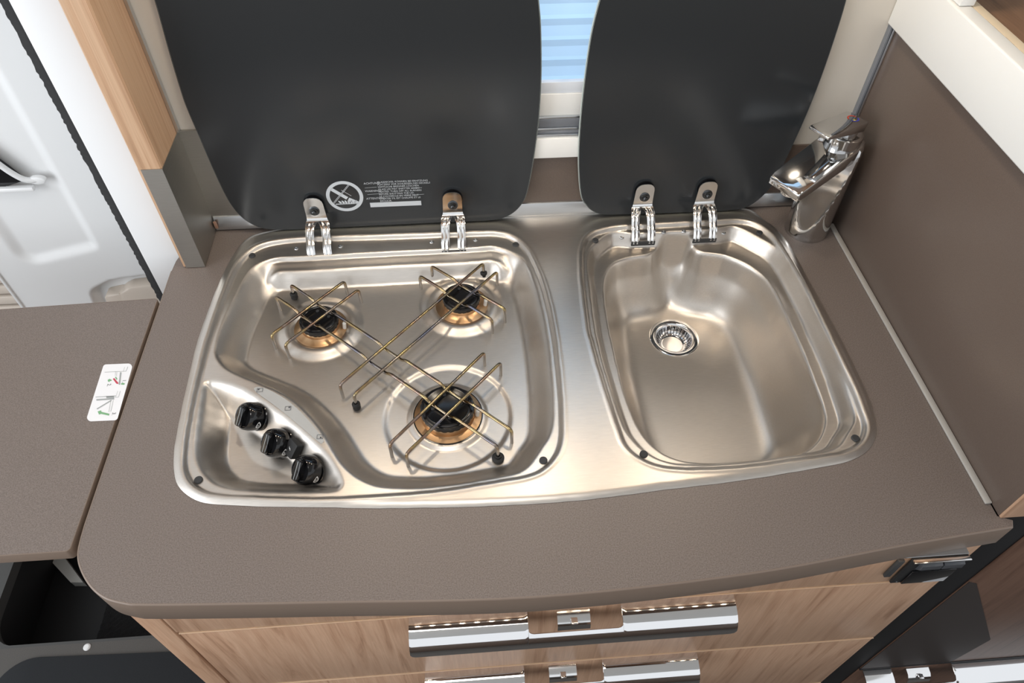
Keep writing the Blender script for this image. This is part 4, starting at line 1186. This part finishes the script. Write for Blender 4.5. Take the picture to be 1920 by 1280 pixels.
lip_handle(d2, -.5830, .632, .985, .680, .790)
for ch in d2.children:
    for v in ch.data.vertices:
        v.co.y += .0105

# ------------------------------------------------------------------ van door and pillar on the left
struct(box('trim_6', (-.4740, .8000, -.9000), (-.4105, .8900, 1.25), WHITE_PAINT, bev=.002))     # white pillar
rng = random.Random(5)
bm = bmesh.new()
prev = None
zz = -.86
while zz < 1.2:
    x0 = -.4905 + rng.uniform(-.0007, .0007)
    ring = [bm.verts.new(q) for q in ((x0, .8120 + rng.uniform(-.001, .001), zz), (-.4755, .8060, zz), (-.4755, .8500, zz), (x0, .8500, zz))]
    if prev:
        for k in range(4):
            bm.faces.new((prev[k], prev[(k + 1) % 4], ring[(k + 1) % 4], ring[k]))
    prev = ring
    zz += .0035
seal = from_bm('trim_7', bm, mat('black_fuzzy_seal', (.02, .02, .021), .95), None, auto=80)
struct(seal)
door = struct(thing('door_1', 'white moulded van door', 'door', (-.63, .93, -.90)))
del door['category']
# inner panel with a pressed raised field
nx_, nz_ = 120, 300
xs = np.linspace(-.776, -.478, nx_)
zs = np.linspace(-.86, 1.20, 520)
Xd, Zd = np.meshgrid(xs, zs)
fld = np.array(round_poly([(-.735, -.110), (-.5915, -.076), (-.5830, .60), (-.735, .60)], [.03, .02, .03, .03], 8))
dF, _a, _b2 = sdf(fld, Xd, Zd)
Yd = .905 + .0075 * S(dF / .020)
pk = np.array(round_poly([(-.672, -.30), (-.655, -.165), (-.610, -.142), (-.500, -.128), (-.500, -.30)], [.02, .03, .05, .02, .02], 8))
dP, _a, _b2 = sdf(pk, Xd, Zd)
Yd += .018 * S(dP / .010)
verts = [(a, b, c) for a, b, c in zip(Xd.ravel(), Yd.ravel(), Zd.ravel())]
idx = np.arange(nx_ * 520).reshape(520, nx_)
faces = np.stack([idx[:-1, :-1].ravel(), idx[:-1, 1:].ravel(), idx[1:, 1:].ravel(), idx[1:, :-1].ravel()], 1).tolist()
build('door_panel', verts, faces, DOORW, door, auto=0)
box('door_edge', (-.779, .9020, -.86), (-.7745, .955, 1.20), DOORW, door, .001)
# pocket in the lower part of the door
prism('door_pocket', round_poly([(-.640, -.30), (-.632, -.176), (-.600, -.170), (-.582, -.158), (-.520, -.152), (-.505, -.30)], [.01, .01, .02, .02, .03, .01]), .9240, .9000, BEIGE, door, xz, bev=.003)
# handle: dark recess and white grip
prism('handle_recess', round_poly([(-.720, .170), (-.676, .128), (-.654, .090), (-.641, .066), (-.672, .057), (-.720, .057)], [.01, .02, .02, .004, .01, .01]), .9060, .9010, BLACK_GLOSS, door, xz, bev=.001)
tube('door_handle', bend([(-.690, .897, .150), (-.667, .895, .114), (-.650, .895, .084), (-.637, .896, .069), (-.620, .902, .066)], .02), .0042, DOORW, door, 14)
prism('handle_end', circle(-.623, .067, .0120, 32, .0065), .9050, .8965, DOORW, door, xz, bev=.002)
box('lower_grip', (-.720, .8950, .0500), (-.634, .9040, .0570), WHITE_PAINT, door, .002)
# ribbed panel past the edge of the door
ribs = thing('ribbed_panel', 'beige ribbed panel seen past the far edge of the white door', 'panel', (-.95, .955, -.90))
box('panel_back', (-1.30, .970, -.8995), (-.7840, .985, 1.2), BEIGE, ribs, .001)
r0 = None
for i in range(60):
    zc = -.80 + i * .0260
    if r0 is None:
        r0 = box('rib', (-1.30, .955, zc - .0105), (-.7840, .9700, zc + .0105), BEIGE, ribs, .004)
    else:
        c = r0.copy()
        COL.objects.link(c)
        c.location.z += i * .0260

# ------------------------------------------------------------------ step well and floor under the flap
well_hole = round_poly([(-1.105, .86), (-1.098, .575), (-.40, .572), (-.40, .86)], [.02, .085, .02, .02], 10)
fo = [(-1.8, .574), (-1.8, 1.3), (1.6, 1.3), (1.6, .574)]
fr_ = plate('trim_8', [(-1.8, .5745), (-.365, .5735), (-.365, .899), (-1.8, .899)], [(p[0], max(p[1], .580)) for p in well_hole], -.93, -.9001, mat('dark_grey_step_rim', (.055, .055, .054), .5), None)
struct(fr_)
well = thing('step_well', 'black step well lined with dark carpet below the fold up flap', 'step', (-.75, .72, -1.10))
box('well_floor', (-1.12, .560, -1.10), (-.38, .90, -1.08), LINER, well, .001)
box('well_wall', (-1.13, .560, -1.08), (-1.11, .90, -.931), LINER, well, .001)
box('well_wall', (-1.12, .545, -1.08), (-.38, .560, -.931), LINER, well, .001)
box('well_wall', (-1.12, .900, -1.08), (-.38, .915, -.931), LINER, well, .001)
prism('metal_strip', [(-1.125, .852), (-1.047, .783), (-1.016, .781), (-1.085, .852)], -1.0795, -1.055, mat('pale_metal_strip', (.42, .42, .40), .4), well)
bm = bmesh.new()
bmesh.ops.create_grid(bm, x_segments=60, y_segments=36, size=1)
for v in bm.verts:
    v.co.x = -.68 + v.co.x * .265
    v.co.y = .725 + v.co.y * .135
    v.co.z = -1.068 + rng.uniform(0, .006)
cm = from_bm('carpet_mat', bm, CARPET, None, auto=0)
ORIG[cm.name_full] = Vector((0, 0, 0))
tag(cm, 'black fuzzy carpet mat lying in the step well', 'mat')
mt = prism('floor_mat', round_poly([(-1.06, -.40), (-1.04, .552), (-.36, .530), (-.36, -.40)], [.03, .075, .02, .03], 10), -.8998, -.8930, MATM, None, bev=.003)
ORIG[mt.name_full] = Vector((0, 0, 0))
tag(mt, 'charcoal floor mat with a rounded corner in front of the step well', 'mat')
sc = lathe('screw_cap', [(0, .0040), (.0050, .0036), (.0075, .0015), (.0078, 0)], MARK, None, (-.872, .5645, -.8999), seg=20)
tag(sc, 'small white screw cap on the dark rim beside the charcoal mat', 'screw')

# ------------------------------------------------------------------ lift to the floor
bpy.context.view_layer.update()
for o in list(COL.objects):
    if o.parent is None:
        o.location.z += ZO
